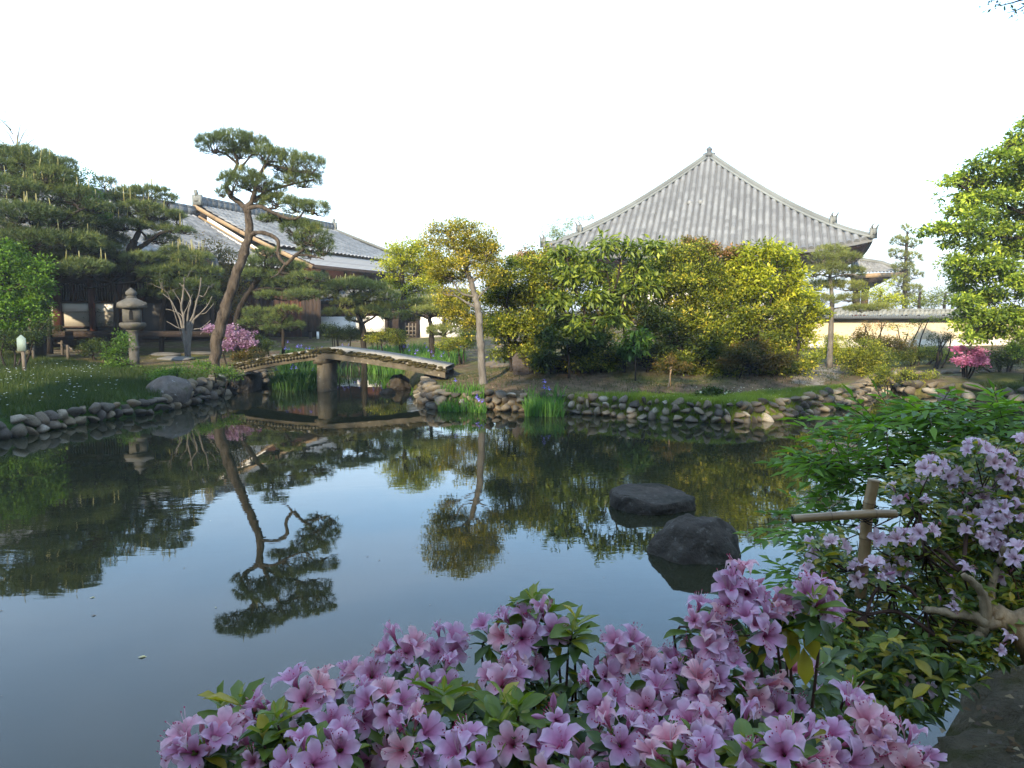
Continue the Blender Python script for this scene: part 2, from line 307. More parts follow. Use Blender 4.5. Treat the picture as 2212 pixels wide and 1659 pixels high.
# ================================================================ ground, pond
PXS=[(0,950),(69,939),(185,915),(351,891),(422,873),(488,851),(554,836),(610,831),(689,822),(706,806),(726,799),(792,798),(858,802),(880,822),(890,840),(905,856),(911,872),
     (940,884),(1060,887),(1220,893),(1400,905),(1500,912),(1600,915),(1700,905),(1800,885),(1870,865),(1893,848),(1898,832),(1902,818),(1926,818),(1934,836),(1948,851),(2010,856),(2110,862),(2212,872)]
POND=[tuple(gp(x,y))[:2] for x,y in PXS]
POND=[(-10.5,10.4)]+POND if False else POND
POND+= [(15.5,15.4),(18.5,14),(18,10.5),(13,8.2),(8,6.2),(5,4.6),(3.3,3.7),(2.2,3.0),(1.2,2.35),(0,2.1),(-2,1.9),(-5,1.6),(-9,1.5),(-13,3.5),(-14,7.5),(-11.5,9.6)]
PP=np.array(POND)
def sdist(x,y):                                                     # > 0 outside the pond
    x=np.asarray(x,float); y=np.asarray(y,float); best=np.full(x.shape,1e9); inside=np.zeros(x.shape,bool)
    for i in range(len(PP)):
        a=PP[i]; b=PP[(i+1)%len(PP)]; d=b-a; L=d@d
        t=np.clip(((x-a[0])*d[0]+(y-a[1])*d[1])/L,0,1)
        best=np.minimum(best,(x-a[0]-t*d[0])**2+(y-a[1]-t*d[1])**2)
        c=((a[1]>y)!=(b[1]>y))&(x<(b[0]-a[0])*(y-a[1])/((b[1]-a[1]) if b[1]!=a[1] else 1e-9)+a[0]); inside^=c
    return np.where(inside,-1,1)*np.sqrt(best)
def vn(x,y,s,seed=0):                                               # cheap smooth noise -1..1
    x=np.asarray(x,float)*s; y=np.asarray(y,float)*s
    return (np.sin(x*1.7+seed+1.3*np.sin(y*1.1+seed*2))+np.sin(y*1.9-seed+1.7*np.sin(x*.8+seed))+.5*np.sin(x*3.7+y*3.1+seed)) /2.5
MC=at(1440,800,17.3)
def GZ(x,y):
    s=sdist(x,y); x=np.asarray(x,float); y=np.asarray(y,float)
    h=np.where(s<0, np.maximum(-.8, s*3.0-.2), .30*smooth(s/.22)+.16*smooth((s-.2)/2.5)+.34*smooth((s-1)/16))
    h=h+np.where(s>.4, .035*vn(x,y,.9)+.015*vn(x,y,3,2),0)
    m=.42*np.exp(-(((x-MC.x)/3.6)**2+((y-MC.y-.8)/1.1)**2)); h=h+np.where(s>.3,m,0)
    near=np.exp(-((x-.6)**2/9+(y-.6)**2/1.2)); h=h+np.where(s>.1,.25*near,0)
    far=smooth((np.hypot(x,y)-60)/200)
    return h*(1-far)+far*.6
def gz(x,y): return float(GZ(np.array([x]),np.array([y]))[0])
def base(px,d,dz=0):                                                # a point on the ground under column px at depth d
    p=at(px,HOR,d); p.z=gz(p.x,p.y)+dz; return p
def axis(lo,hi,step,ext):
    a=list(np.arange(lo,hi+1e-6,step)); s=step; x=hi
    while x<ext: s*=1.35; x+=s; a.append(x)
    s=step; x=lo
    while x>-ext: s*=1.35; x-=s; a.insert(0,x)
    return np.array(a)
ax=axis(-19,19,.17,5200); ay=axis(-1,30,.17,5200)
GX,GY=np.meshgrid(ax,ay,indexing='ij'); GZZ=GZ(GX,GY)
gm=MB(); gm.grid(np.stack([GX,GY,GZZ],-1))
def groundmat():
    m,t,out=newmat('garden_ground')
    p=nn(t,'ShaderNodeBsdfPrincipled'); p.inputs['Roughness'].default_value=.95; p.inputs['Specular IOR Level'].default_value=.1
    g=pos(t); n1=noise(t,3.5,7,.7,g); n2=noise(t,.55,5,.65,g); n3=noise(t,30,4,.7,g)
    dirt=ramp(t,n1,[(.3,(.05,.035,.02)),(.5,(.11,.078,.048)),(.72,(.19,.14,.09))])
    moss=ramp(t,n1,[(.3,(.05,.058,.014)),(.6,(.10,.105,.024)),(.8,(.17,.14,.04))])
    grass=ramp(t,n1,[(.3,(.018,.035,.008)),(.6,(.04,.075,.013)),(.8,(.075,.105,.022))])
    grav=ramp(t,n3,[(.3,(.22,.205,.18)),(.7,(.36,.34,.30))])
    z=nn(t,'ShaderNodeAttribute',attribute_name='zone'); sp=nn(t,'ShaderNodeSeparateColor'); t.links.new(z.outputs['Color'],sp.inputs[0])
    def edge(ch): return ramp(t, fmath(t,'ADD', fmath(t,'MULTIPLY',n1,.5), ch), [(.62,(0,0,0)),(.82,(1,1,1))])
    c=mix(t, ramp(t,n2,[(.42,(0,0,0)),(.6,(1,1,1))]), dirt, moss)
    c=mix(t, edge(sp.outputs[1]), c, grass); c=mix(t, edge(sp.outputs[0]), c, dirt); c=mix(t, edge(sp.outputs[2]), c, grav)
    c=mix(t,1.0,c,ramp(t,n3,[(.3,(.7,.7,.7)),(.7,(1.25,1.25,1.25))]),'MULTIPLY')
    t.links.new(c,p.inputs['Base Color'])
    b=nn(t,'ShaderNodeBump'); b.inputs['Strength'].default_value=.8; b.inputs['Distance'].default_value=.05; t.links.new(n3,b.inputs['Height']); t.links.new(b.outputs[0],p.inputs['Normal'])
    t.links.new(p.outputs[0],out.inputs[0]); return m
go=gm.obj('ground', groundmat(), None, True, 'structure')
def pxpoly(pts, z=.5): return np.array([tuple(gp(x,y,z))[:2] for x,y in pts])
def inpoly(poly,x,y):
    ins=np.zeros(np.shape(x),bool)
    for i in range(len(poly)):
        a=poly[i]; b=poly[(i+1)%len(poly)]
        ins^=((a[1]>y)!=(b[1]>y))&(x<(b[0]-a[0])*(y-a[1])/((b[1]-a[1]) if b[1]!=a[1] else 1e-9)+a[0])
    return ins
fx,fy=GX.ravel(),GY.ravel()
dirtm=np.zeros(fx.shape); grassm=np.zeros(fx.shape); gravm=np.zeros(fx.shape)
L_GRASS=pxpoly([(-900,1000),(-900,800),(0,778),(120,790),(330,800),(480,800),(600,820),(600,850),(0,960)],.45)
I_GRASS=pxpoly([(900,880),(930,840),(1100,846),(1250,842),(1400,846),(1560,852),(1700,835),(1850,825),(1890,850),(1800,900),(1500,925),(900,900)],.45)
R_GRASS=pxpoly([(2020,835),(2100,812),(2900,806),(2900,850),(2212,868),(2030,856)],.5)
I_DIRT=pxpoly([(930,840),(960,800),(1180,790),(1450,820),(1700,800),(1720,778),(1830,776),(1840,800),(1700,832),(1560,850),(1400,842),(1200,838)],.6)
PATH_R=pxpoly([(1700,812),(1735,776),(1825,774),(1818,800),(1770,815)],.55)
PATH_L=pxpoly([(-600,800),(-200,762),(200,752),(235,765),(100,776),(0,786)],.55)
FAR_G=np.array([(-60,25.5),(-8,25),(-2,25),(0,30),(60,30),(60,80),(-60,80)])
grassm[inpoly(L_GRASS,fx,fy)|inpoly(I_GRASS,fx,fy)|inpoly(R_GRASS,fx,fy)]=.6
dirtm[inpoly(I_DIRT,fx,fy)]=.5
gravm[inpoly(PATH_R,fx,fy)]=.45; gravm[inpoly(PATH_L,fx,fy)]=.45; gravm[inpoly(FAR_G,fx,fy)]=.34
za=go.data.color_attributes.new('zone','FLOAT_COLOR','POINT'); za.data.foreach_set('color', np.stack([dirtm,grassm,gravm,np.ones_like(dirtm)],-1).astype(np.float32).ravel())
wm=MB(); wxs=np.linspace(-26,26,3); wm.grid(np.stack([*np.meshgrid(wxs,np.linspace(-1,34,3),indexing='ij'),np.zeros((3,3))],-1)); wo_=wm.obj('pond_water', M['water'], None, False, 'structure')

# ================================================================ rocks
def ico(sub):
    import bmesh
    bm=bmesh.new(); bmesh.ops.create_icosphere(bm, subdivisions=sub, radius=1); bm.verts.ensure_lookup_table()
    v=np.array([x.co[:] for x in bm.verts]); f=np.array([[w.index for w in q.verts] for q in bm.faces]); bm.free(); return v,f
ICO={k:ico(k) for k in (1,2,3,4,5)}
def rockv(seed, sub=2, cuts=9, depth=.72, rough=.05, fr=1.6):
    r=random.Random(seed); v,f=ICO[sub]; v=v.copy()
    for _ in range(cuts):
        n=Vector((r.gauss(0,1),r.gauss(0,1),r.gauss(0,1))).normalized(); n=np.array(n); dd=r.uniform(depth,.95)
        k=v@n; over=np.maximum(k-dd,0); v-=over[:,None]*n*.92
    for i in range(len(v)):
        p=Vector(v[i]); v[i]*=1+rough*2*mnoise.fractal(p*fr+Vector((seed*3.7,0,0)),1.0,2.0,4)
    return v,f
STONES=[]
for i in range(9):
    v,f=rockv(100+i,2,13,.36,.07); STONES.append(MB().add(v,f).mesh('stone',M['stone'],i%3==0))
def rock(name,label,cat,c,size,seed,mat,rot=0,sub=4,cuts=11,depth=.66,rough=.09,group=None,parent=None,fr=1.6):
    v,f=rockv(seed,sub,cuts,depth,rough,fr); R=np.array(Matrix.Rotation(rot,3,'Z'))
    v=(v*np.array(size))@R.T
    me=MB().add(v,f).mesh(name,M[mat],True); o=bpy.data.objects.new(name,me); COL.objects.link(o); o.location=tuple(c)
    tag(o,label,cat,group); return o
def stonebank(name,label,pxline,rows,group,h=.34,size=.17,back=.05,seed=0,z0=0.0,world_pts=None,w=(.55,1.55)):
    pts=world_pts or [gp(x,y,z0) for x,y in pxline]; root=thing(name,label,'stone edging',(pts[0].x,pts[0].y,z0),group)
    r=random.Random(seed); seg=[(pts[i+1]-pts[i]).length for i in range(len(pts)-1)]; tot=sum(seg)
    for row in range(rows):
        s=r.uniform(0,size)
        while s<tot:
            a=size*r.uniform(*w)*(1.15 if r.random()<.15 else 1); s0=s+a/2; q=s0; k=0
            while k<len(seg)-1 and q>seg[k]: q-=seg[k]; k+=1
            d=(pts[k+1]-pts[k]).normalized(); p=pts[k]+d*q; nrmv=Vector((-d.y,d.x,0))
            if sdist(np.array([p.x+nrmv.x*.2]),np.array([p.y+nrmv.y*.2]))[0]<sdist(np.array([p.x-nrmv.x*.2]),np.array([p.y-nrmv.y*.2]))[0]: nrmv=-nrmv
            rh=h/rows; p=p+nrmv*(back+row*.07+r.uniform(-.03,.03)); p.z=z0+rh*(row+.42)+r.uniform(-.035,.035)
            ang=math.atan2(d.y,d.x)
            m4=Matrix.Translation(p)@Matrix.Rotation(ang+r.uniform(-.2,.2),4,'Z')@Matrix.Rotation(r.uniform(-.35,.35),4,'Y')@Matrix.Rotation(r.choice([0,3.14])+r.uniform(-.3,.3),4,'X')@Matrix.Diagonal((a*.60,.15*r.uniform(.9,1.5),rh*.66*r.uniform(.7,1.35),1))
            inst('stone', r.choice(STONES), root, m4); s+=a*r.uniform(.92,1.02)
    return root
G1='dry stone edgings round the pond'
stonebank('stone_edging','low two course edging of grey rounded stones below the left lawn',[(-260,985),(0,949),(69,939),(185,915),(351,891),(422,873)],2,G1,.31,.21,seed=1)
stonebank('stone_edging','steep pile of dark grey stones under the left foot of the bridge',[(415,874),(488,851),(554,836),(575,833)],3,G1,.5,.24,seed=2,back=.02)
stonebank('stone_edging','rubble stones below the right foot of the bridge',[(904,852),(911,872),(940,884)],3,G1,.42,.16,seed=3)
stonebank('stone_edging','long curving edging of tan and grey stones round the island bank',[(940,884),(1060,887),(1220,893),(1400,905),(1500,912),(1600,915),(1700,905),(1800,885),(1870,865),(1893,848)],3,G1,.37,.185,seed=4)
stonebank('stone_edging','short dark stone lining of the narrow channel beside the island',[(1893,848),(1898,832),(1902,818)],3,G1,.42,.2,seed=5)
stonebank('stone_edging','flat brown stones edging the water below the right hand grass',[(1926,818),(1934,836),(1948,851),(2010,856),(2110,862),(2212,872),(2713,877)],2,G1,.34,.36,seed=6)
up=[at(x,y,d) for x,y,d in ((1885,792,19.6),(1960,793,19.2),(2030,794,19.2),(2100,793,19.5))]
for p in up: p.z=gz(p.x,p.y)-.02
stonebank('stone_edging','small upper row of pale stones behind the lichened boulder on the right',None,1,G1,.20,.26,seed=7,world_pts=up,z0=up[0].z)
stonebank('stone_edging','worn grey edging on the far side of the pool behind the bridge',[(575,833),(610,831),(689,822),(706,806)],1,G1,.16,.22,seed=8)
# timber edging behind the bridge
te=thing('timber_edging','row of short timber stakes holding the bank behind the bridge','timber edging',gp(726,799))
pts=[gp(x,y) for x,y in ((706,806),(726,799),(760,798),(792,798),(830,800),(858,802))]
seg=[(pts[i+1]-pts[i]).length for i in range(5)]; sm=MB().tube([(0,0,-.25),(0,0,.2),(0,0,.21)],[.055,.05,.03],7).mesh('stake',M['post'],False)
for k in range(5):
    n=int(seg[k]/.125)
    for i in range(n):
        p=pts[k].lerp(pts[k+1],i/n); inst('stake',sm,te,Matrix.Translation((p.x,p.y,random.uniform(-.02,.03))))
# boulders
def bpx(px,d): return base(px,d)
p=base(358,15.2); rock('boulder','large rounded purple grey boulder half buried in the left lawn','boulder',(p.x,p.y,p.z+.02),(.47,.38,.34),11,'boulder',.3,rough=.05,cuts=7,depth=.8)
p=base(1127,17.2); rock('boulder','upright pale grey boulder with a pointed top beside the thicket','boulder',(p.x,p.y,p.z+.12),(.27,.2,.37),12,'boulder',.1)
p=base(1163,17.3); rock('boulder','small squat brown stone leaning against the upright boulder','boulder',(p.x,p.y,p.z+.03),(.17,.14,.15),13,'boulder',.8,sub=3)
p=base(955,18.6); rock('boulder','peaked grey streaked rock at the right end of the bridge','boulder',(p.x,p.y,p.z-.02),(.46,.34,.36),14,'boulder',0,cuts=14,depth=.5)
p=base(2050,16.9); rock('boulder','tall lichened boulder standing in the right bank beside the pink azalea','boulder',(p.x,p.y,p.z+.10),(.40,.34,.50),15,'boulder',.2)
p=gp(862,842,0); rock('boulder','dark wedge shaped stone in the water under the bridge','boulder',(p.x,p.y+.2,.12),(.30,.3,.30),26,'wetrock',1.4)
p=gp(838,850,0); rock('boulder','low wet stone beside the iris tuft under the bridge','boulder',(p.x,p.y,.02),(.2,.2,.1),17,'wetrock',.4,sub=3)
p=base(432,15.8); rock('boulder','pale jagged stones capping the bank left of the bridge','boulder',(p.x,p.y,p.z-.02),(.24,.2,.17),18,'boulder',1,sub=3)
p=base(497,17.3); rock('boulder','flat topped grey stone at the left end of the bridge','boulder',(p.x,p.y,p.z+.06),(.2,.24,.15),19,'boulder',1,sub=3)
p=base(1085,19.4); rock('boulder','flat pale stone lying on the moss behind the centre tree','boulder',(p.x,p.y,p.z+.03),(.35,.25,.11),20,'boulder',.3,sub=3)
p=base(1062,20.5); rock('boulder','low rounded stone farther back on the moss','boulder',(p.x,p.y,p.z+.04),(.25,.2,.14),21,'boulder',.3,sub=3)
# stepping stones in the water
def slabrock(label,c,rx,ry,h,seed,flat):
    v,f=rockv(seed,5,8 if flat else 6,.80 if flat else .84,.06,1.9)
    if flat:
        v[:,2]=np.where(v[:,2]>.30,.30+(v[:,2]-.30)*.10,v[:,2]); k=np.clip((.30-v[:,2]),0,1); v[:,:2]*=(1-.20*k[:,None]**1.2+.03)
        v[:,2]=(v[:,2])*h/.33
    else:
        v[:,2]*=h; v[:,2]+=0.0
    v=v*np.array([rx,ry,1]); v[:,2]+=.035*np.array([mnoise.noise(Vector(p)*3.5) for p in v])
    me=MB().add(v,f).mesh('stepping_stone',M['wetrock'],True); o=bpy.data.objects.new('stepping_stone',me); COL.objects.link(o); o.location=tuple(c); return tag(o,label,'stone','stepping stones in the pond')
p=gp(1408,1092,0); slabrock('flat topped grey slab stone standing in the pond, the farther of two',(p.x,p.y,.02),.43,.36,.12,31,True)
p=gp(1503,1195,0); slabrock('humped dark stone in the pond, nearer and rounder than the flat one',(p.x,p.y+.02,-.07),.385,.33,.38,33,False)
# near boulder
rock('boulder','big mossy near boulder with lichen and fallen petals at the water edge',"boulder",(2.22,2.0,.42),(1.16,.74,.52),41,'nearrock',.25,sub=5,cuts=10,depth=.74,rough=.10,fr=2.6)

# ================================================================ bridge
BL,BC,BR=at(493,788,17.5),at(705,752,18.2),at(962,793,17.3)
bd=Vector((0.10,1.0,0)).normalized()*1.25
root=thing('stone_bridge','low angled bridge of mossy stone slabs over one stone pier','footbridge',(BC.x,BC.y,0))
def slabpath(a,b,top,thick,outset,width,nseg=14,camber=.03,jit=0,seed=0):
    r=random.Random(seed); V=[]
    for i in range(nseg+1):
        t=i/nseg; p=a.lerp(b,t); z=p.z+top+camber*math.sin(math.pi*t)
        j=r.uniform(-jit,jit); k=r.uniform(-jit,jit)
        f=p-bd.normalized()*outset; g=p+bd.normalized()*(width+outset)
        V.append([(f.x,f.y+k,z-thick+j),(f.x,f.y+k,z+j*.5),(g.x,g.y,z+j*.5),(g.x,g.y,z-thick),(f.x,f.y+k,z-thick+j)])
    return np.array(V)
UD=Vector((0,0,0))
for a,b,nm,lb in ((BL,BC,'deck_slab','left rising slab, mossy'),(BC,BR,'deck_slab','right falling slab, pale topped')):
    o=MB().grid(slabpath(a,b,.0,.10,-.02,1.25,16,.035)).obj(nm,M['bridgetop'],root,False,label=lb)
    o=MB().grid(slabpath(a,b,-.12,.14,.02,1.1,16,.04)).obj('beam',M['bridge'],root,False)
    # moss lumps along the near edge
for a,b,sd in ((BL,BC,1),(BC,BR,2)):
    mb=MB(); r=random.Random(sd)
    for i in range(260):
        t=r.random(); p=a.lerp(b,t); z=p.z+.035*math.sin(math.pi*t)-r.uniform(.0,.12)
        v,f=ICO[1]; mb.add(v*np.array([r.uniform(.02,.09),r.uniform(.015,.03),r.uniform(.010,.03)])+np.array([p.x,p.y-.02+r.uniform(-.03,.03),z]),f)
    mb.obj('moss_edge',M['moss'],root,True)
le=MB().tube([(0,-.04,0),(0,.12,0)],[.03,.03],7).mesh('log_end',M['bridge'],False)
for i in range(24):
    t=.12+i/24*.8; p=BL.lerp(BC,t); inst('log_end',le,root,Matrix.Translation((p.x,p.y-.03,p.z+.035*math.sin(math.pi*t)-.135))@Matrix.Scale(random.uniform(.8,1.2),4))
q0=at(691,770,18.1); q1=at(727,770,18.1); ang=.10
pm=MB(); w=.155
def rbox(mb,cx,cy,z0,z1,hx,hy,ang,taper=0):
    c,s=math.cos(ang),math.sin(ang); P=[]
    for z,k in ((z0,1),(z1,1-taper)):
        for sx,sy in ((-1,-1),(1,-1),(1,1),(-1,1)):
            x=sx*hx*k; y=sy*hy*k; P.append((cx+x*c-y*s,cy+x*s+y*c,z))
    return mb.hexa(P)
pc=at(707,770,18.35)
rbox(pm,pc.x-.02,pc.y,-.5,BC.z-.38,.105,.26,-.42,.03).obj('pier',M['bridge'],root)
rbox(MB(),pc.x-.03,pc.y+.1,BC.z-.38,BC.z-.25,.12,.40,-.42).obj('pier_cap',M['bridge'],root)
rbox(MB(),BR.x-.05,BR.y+.75,-.3,BR.z-.30,.30,.5,0).obj('abutment',M['wetrock'],root)
rbox(MB(),BL.x+.1,BL.y+.75,-.3,BL.z-.30,.25,.5,0).obj('abutment',M['wetrock'],root)

# ================================================================ stone lantern
lp=base(290,20.8); s=20.8/F
lp=base(285,20.8)
root=thing('stone_lantern','tall weathered granite lantern on the left lawn with an arched window','lantern',lp)
def Z(py): return EYE+(HOR-py)*s
def R(px): return px*s/2
L=lambda *pr: [(R(a),Z(b)) for a,b in pr]
c0=(lp.x,lp.y,0)
MB().lathe(L((20,790),(20,775),(21,760),(21,753),(25,751),(25,748),(19,746),(18,722),(20,716),(30,713)),c0,14).obj('shaft',M['lantern'],root,True)
MB().lathe(L((30,713),(44,708),(53,703),(53,698),(46,696),(44,696)),c0,6,.4).obj('platform',M['lantern'],root)
fb=MB(); z0,z1=Z(696),Z(665); hw=R(42)/1.0
rb=.35
rbox(fb,lp.x,lp.y,z0,z1,hw*.80,hw*.80,rb).obj('fire_box',M['lantern'],root)
wn=MB(); cc=Vector((math.cos(rb),math.sin(rb),0)); nn_=Vector((math.sin(rb),-math.cos(rb),0))
pts=[]
for a,b in [(-.3,-.4),(.3,-.4),(.3,.15)]+[(.3*math.cos(k),.15+.3*math.sin(k)) for k in np.linspace(.3,2.84,6)]+[(-.3,.15)]:
    pts.append(Vector((lp.x,lp.y,(z0+z1)/2))+cc*(a*hw*.62)+nn_*(hw*.80+.004)+Vector((0,0,b*(z1-z0)*.8)))
ctr=sum(pts,Vector())/len(pts)
wn.add([tuple(x) for x in pts]+[tuple(ctr)], tris=[(i,(i+1)%len(pts),len(pts)) for i in range(len(pts))]); wn.obj('window',M['flatblack'],root)  # flat black patch on the solid box, painted shade of the window
rf=MB()
prof=[(48,666),(60,664),(58,658),(42,650),(26,646),(20,644)]
P=[]
k=6
for i,(a,b) in enumerate(prof):
    for j in range(24):
        th=j*2*math.pi/24; cor=abs(math.cos(th*3)); rr=R(a)*(1+.10*(cor**4 if i in(0,1,2) else .3*cor)); zz=Z(b)+(.06*cor**6 if i in (1,2) else 0)
        P.append((lp.x+rr*math.cos(th),lp.y+rr*math.sin(th),zz))
V=np.array(P).reshape(6,24,3); V=np.concatenate([V,V[:,:1]],1); rf.grid(V); rf.add([(lp.x,lp.y,Z(662))]+[tuple(x) for x in V[0]],tris=[(0,j+2,j+1) for j in range(24)]); rf.obj('roof',M['lantern'],root,False)
MB().lathe(L((19,645),(21,643),(21,641),(15,640),(20,638),(23,635),(22,631),(16,628),(9,625),(3,623),(1,622)),c0,12).obj('finial',M['lantern'],root,True)

# ================================================================ sign, posts, slabs
p=base(41,17.6)
root=thing('signpost','small pale green notice board on a post at the left path','sign',p)
s=17.6/F
MB().box((p.x-.035,p.y+.03,p.z-.1),(p.x+.035,p.y+.08,p.z+.62)).obj('post',M['post'],root)
bz=EYE+(HOR-758)*s; bt=EYE+(HOR-731)*s; hw=9.5*s
bm=MB(); bm.hexa([(p.x-hw,p.y,bz),(p.x+hw,p.y,bz),(p.x+hw,p.y+.025,bz),(p.x-hw,p.y+.025,bz),(p.x-hw,p.y,bt),(p.x+hw,p.y,bt),(p.x+hw,p.y+.025,bt),(p.x-hw,p.y+.025,bt)])
bm.add([(p.x-hw,p.y,bt),(p.x+hw,p.y,bt),(p.x,p.y,bt+.09),(p.x-hw,p.y+.025,bt),(p.x+hw,p.y+.025,bt),(p.x,p.y+.025,bt+.09)],tris=[(0,1,2),(5,4,3)],quads=[(1,4,5,2),(0,2,5,3)])
bm.obj('board',M['signboard'],root)
for (x,y0,y1,d,lb) in ((141,731,765,21.3,'short wooden fence post between the path and the left lawn'),(129,719,748,23.5,'short wooden fence post farther up the left path'),(66,738,776,21,'thin dark post standing behind the notice board'),
                       (683,722,752,24.5,'thin wooden post in the gravel behind the bridge')):
    p=base(x,d); s=d/F
    o=MB().tube([(0,0,-.1),(0,0,(y1-y0)*s),(0,0,(y1-y0)*s+.02)],[.045,.04,.02],8).obj('fence_post',M['post'],None,False); o.location=p; tag(o,lb,'post','short posts along the garden path')
a=base(129,23.5); b=base(150,21.2); 
o=MB().tube([(a.x-1.6,a.y+.6,a.z+.33),(a.x,a.y,a.z+.36),(b.x,b.y,b.z+.36)],[.035,.03,.03],7).obj('fence_rail',M['post'],None); tag(o,'thin log rail resting across the short posts','rail')
sl=0
for (x,d,w,dp,lb) in ((375,22.6,.55,.4,'nearest flat stepping slab on the lawn behind the leaning pine'),(352,24,.5,.35,'flat stepping slab left of and behind the nearest one'),(425,25.2,.7,.4,'long pale stone slab below the many stemmed tree'),(640,25.5,.9,.45,'broad grey ledge slab right of the azalea'),(745,26.2,1.2,.4,'long low ledge slab behind the bridge crown'),(830,27.2,1.0,.45,'grey ledge slab at the foot of the low hedge')):
    p=base(x,d); v,f=rockv(60+sl,3,7,.8,.05,1.2); sl+=1
    o=bpy.data.objects.new('stone_slab',MB().add(v*np.array([w,dp,.09]),f).mesh('stone_slab',M['flat'],False)); COL.objects.link(o); o.location=(p.x,p.y,p.z+.02); tag(o,lb,'paving slab','flat slabs set in the garden path')
# ================================================================ temple hall
HC=Vector((14.3,55,0)); HH=9.75; TH=math.radians(-18); ct,st=math.cos(TH),math.sin(TH)
def HW(a,b,z): return (HC.x+a*ct-b*st, HC.y+a*st+b*ct, z)
ZE,ZA=5.40,13.15
def hz(a,b):
    r=max(abs(a),abs(b))/HH; f=1-r; k=min(abs(a),abs(b))/max(max(abs(a),abs(b)),1e-6)
    return ZE+(ZA-ZE)*(.84*f+.16*f**2) + .72*(k**3.2)*r**4
hall=thing('temple_hall','large temple hall with a tall pyramid roof of grey tiles behind the thicket','temple hall',(HC.x,HC.y,.6))
roof=MB()
N=26
for s_ in range(4):
    V=np.zeros((N+1,N+1,3))
    for i in range(N+1):
        r=max(i/N,.004)
        for j in range(N+1):
            u=-1+2*j/N; a=u*r*HH; b=-r*HH
            aa,bb=[(a,b),(-b,a),(-a,-b),(b,-a)][s_]; V[i,j]=HW(aa,bb,hz(a,b))
    roof.grid(V,.5)
    V2=V[-1].copy(); V3=V2.copy(); V3[:,2]-=.22
    roof.grid(np.stack([V2,V3]),.3)
    inner=np.array([HW(*[(x,y) for x,y in [[(u*HH*.7,-HH*.7),(HH*.7,u*HH*.7),(-u*HH*.7,HH*.7),(-HH*.7,-u*HH*.7)][s_]]][0],ZE+.15) for u in np.linspace(-1,1,N+1)])
roof_o=roof.obj('roof',M['tilebed'],hall,False)
def tilecol_mesh(a,face):
    mb=MB(); pts=[]; rad=[]; tint=[]
    b0,b1=-HH-.03,-(abs(a)+.15); L_=b1-b0; n=max(2,int(L_/.36))
    r=random.Random(int(a*1000)+face*77)
    for i in range(n):
        t0=r.uniform(.3,.75)
        for q,rr in ((0,.172),(.96,.155)):
            b=b0+(i+q)/n*L_; aa,bb=[(a,b),(-b,a),(-a,-b),(b,-a)][face]
            pts.append(HW(aa,bb,hz(a,b)+.0)); rad.append(rr); tint.append(t0)
    k=6; P=np.array(pts); R_=np.array(rad); nP=len(P); T=nrm(np.gradient(P,axis=0)); A=nrm(np.cross(T,[0,0,1])); B=np.cross(A,T)
    th=np.linspace(-.25,math.pi+.25,k); V=P[:,None]+R_[:,None,None]*(np.cos(th)[None,:,None]*A[:,None]+np.sin(th)[None,:,None]*B[:,None])
    mb.grid(V,np.array(tint)[:,None]); 
    mb.add(np.vstack([V[0],P[0]]),tris=[(j,j+1,k) for j in range(k-1)],tint=.4)
    return mb
SP=.405; na=int(HH/SP)
for i in range(-na,na+1):
    a=i*SP
    if abs(a)>HH-.3: continue
    tilecol_mesh(a,0).obj('tile_row',M['tile'],roof_o,True)
# side face rows, seen only edge on: joined
side=MB()
for face in (1,3):
    for i in range(-na,na+1,1):
        a=i*SP
        if abs(a)>HH-.3: continue
        m_=tilecol_mesh(a,face); off=side.n
        for v,c in zip(m_.v,m_.c): side.v.append(v); side.c.append(c)
        side.q+=[q+off for q in m_.q]; side.t+=[q+off for q in m_.t]; side.mt+=m_.mt; side.mq+=m_.mq; side.n+=m_.n
side.obj('side_tile_rows',M['tile'],roof_o,True,'stuff')
# hip ridges
for sa,sb in ((-1,-1),(1,-1),(1,1),(-1,1)):
    def hp(r,dz=0): return Vector(HW(sa*r*HH,sb*r*HH,hz(r*HH,r*HH)+dz))
    mb=MB(); rs=np.linspace(.02,.80,22)
    for i in range(len(rs)-1):
        pass
    rs=np.linspace(.80,1.005,8)
    for i in range(len(rs)-1):
        pass
    for q_,w_ in ((.05,.14),(.15,.13),(.25,.10)): mb.tube([hp(r_,q_) for r_ in np.linspace(.02,.80,30)],w_,8,tint=.5)
    for q_,w_ in ((.05,.13),(.14,.10)): mb.tube([hp(r_,q_) for r_ in np.linspace(.80,1.0,10)],w_,8,tint=.5)
    for side_ in (-1,1):
        pr=Vector((sa,-sb,0)).normalized(); pr=Vector((pr.x*ct-pr.y*st,pr.x*st+pr.y*ct,0))*side_*.26
        mb.tube([hp(r,.04)+pr for r in np.linspace(.03,1.0,24)],.075,5,tint=.75)
    rg=mb.obj('hip_ridge',M['ridge'],roof_o,False)
    for r0,h in ((.80,.60),(1.0,.55)):
        b=hp(r0,0); dr=(hp(r0+.02)-hp(r0-.02)); dr.z=0; dr.normalize(); lat=Vector((-dr.y,dr.x,0)); m2=MB()
        m2.bar(b-Vector((0,0,.05)),b+Vector((0,0,h)),.52,.14,up=dr); m2.bar(b+Vector((0,0,h*.3))+dr*.08,b+Vector((0,0,h*.8))+dr*.10,.30,.12,up=dr)
        for q in (-1,1): m2.tube([b+lat*q*.16+Vector((0,0,h*.8)),b+lat*q*.24+dr*.10+Vector((0,0,h+.12)),b+lat*q*.20+dr*.26+Vector((0,0,h+.26))],[.07,.05,.015],5)
        m2.obj('ridge_end_tile',M['ridge'],roof_o,False)
top=HW(0,0,ZA)
MB().lathe([(.45,-.1),(.45,.15),(.2,.22),(.18,.35),(.24,.42),(.17,.55),(.05,.62),(.02,.7)],top,8).obj('finial',M['ridgedark'],hall,False)
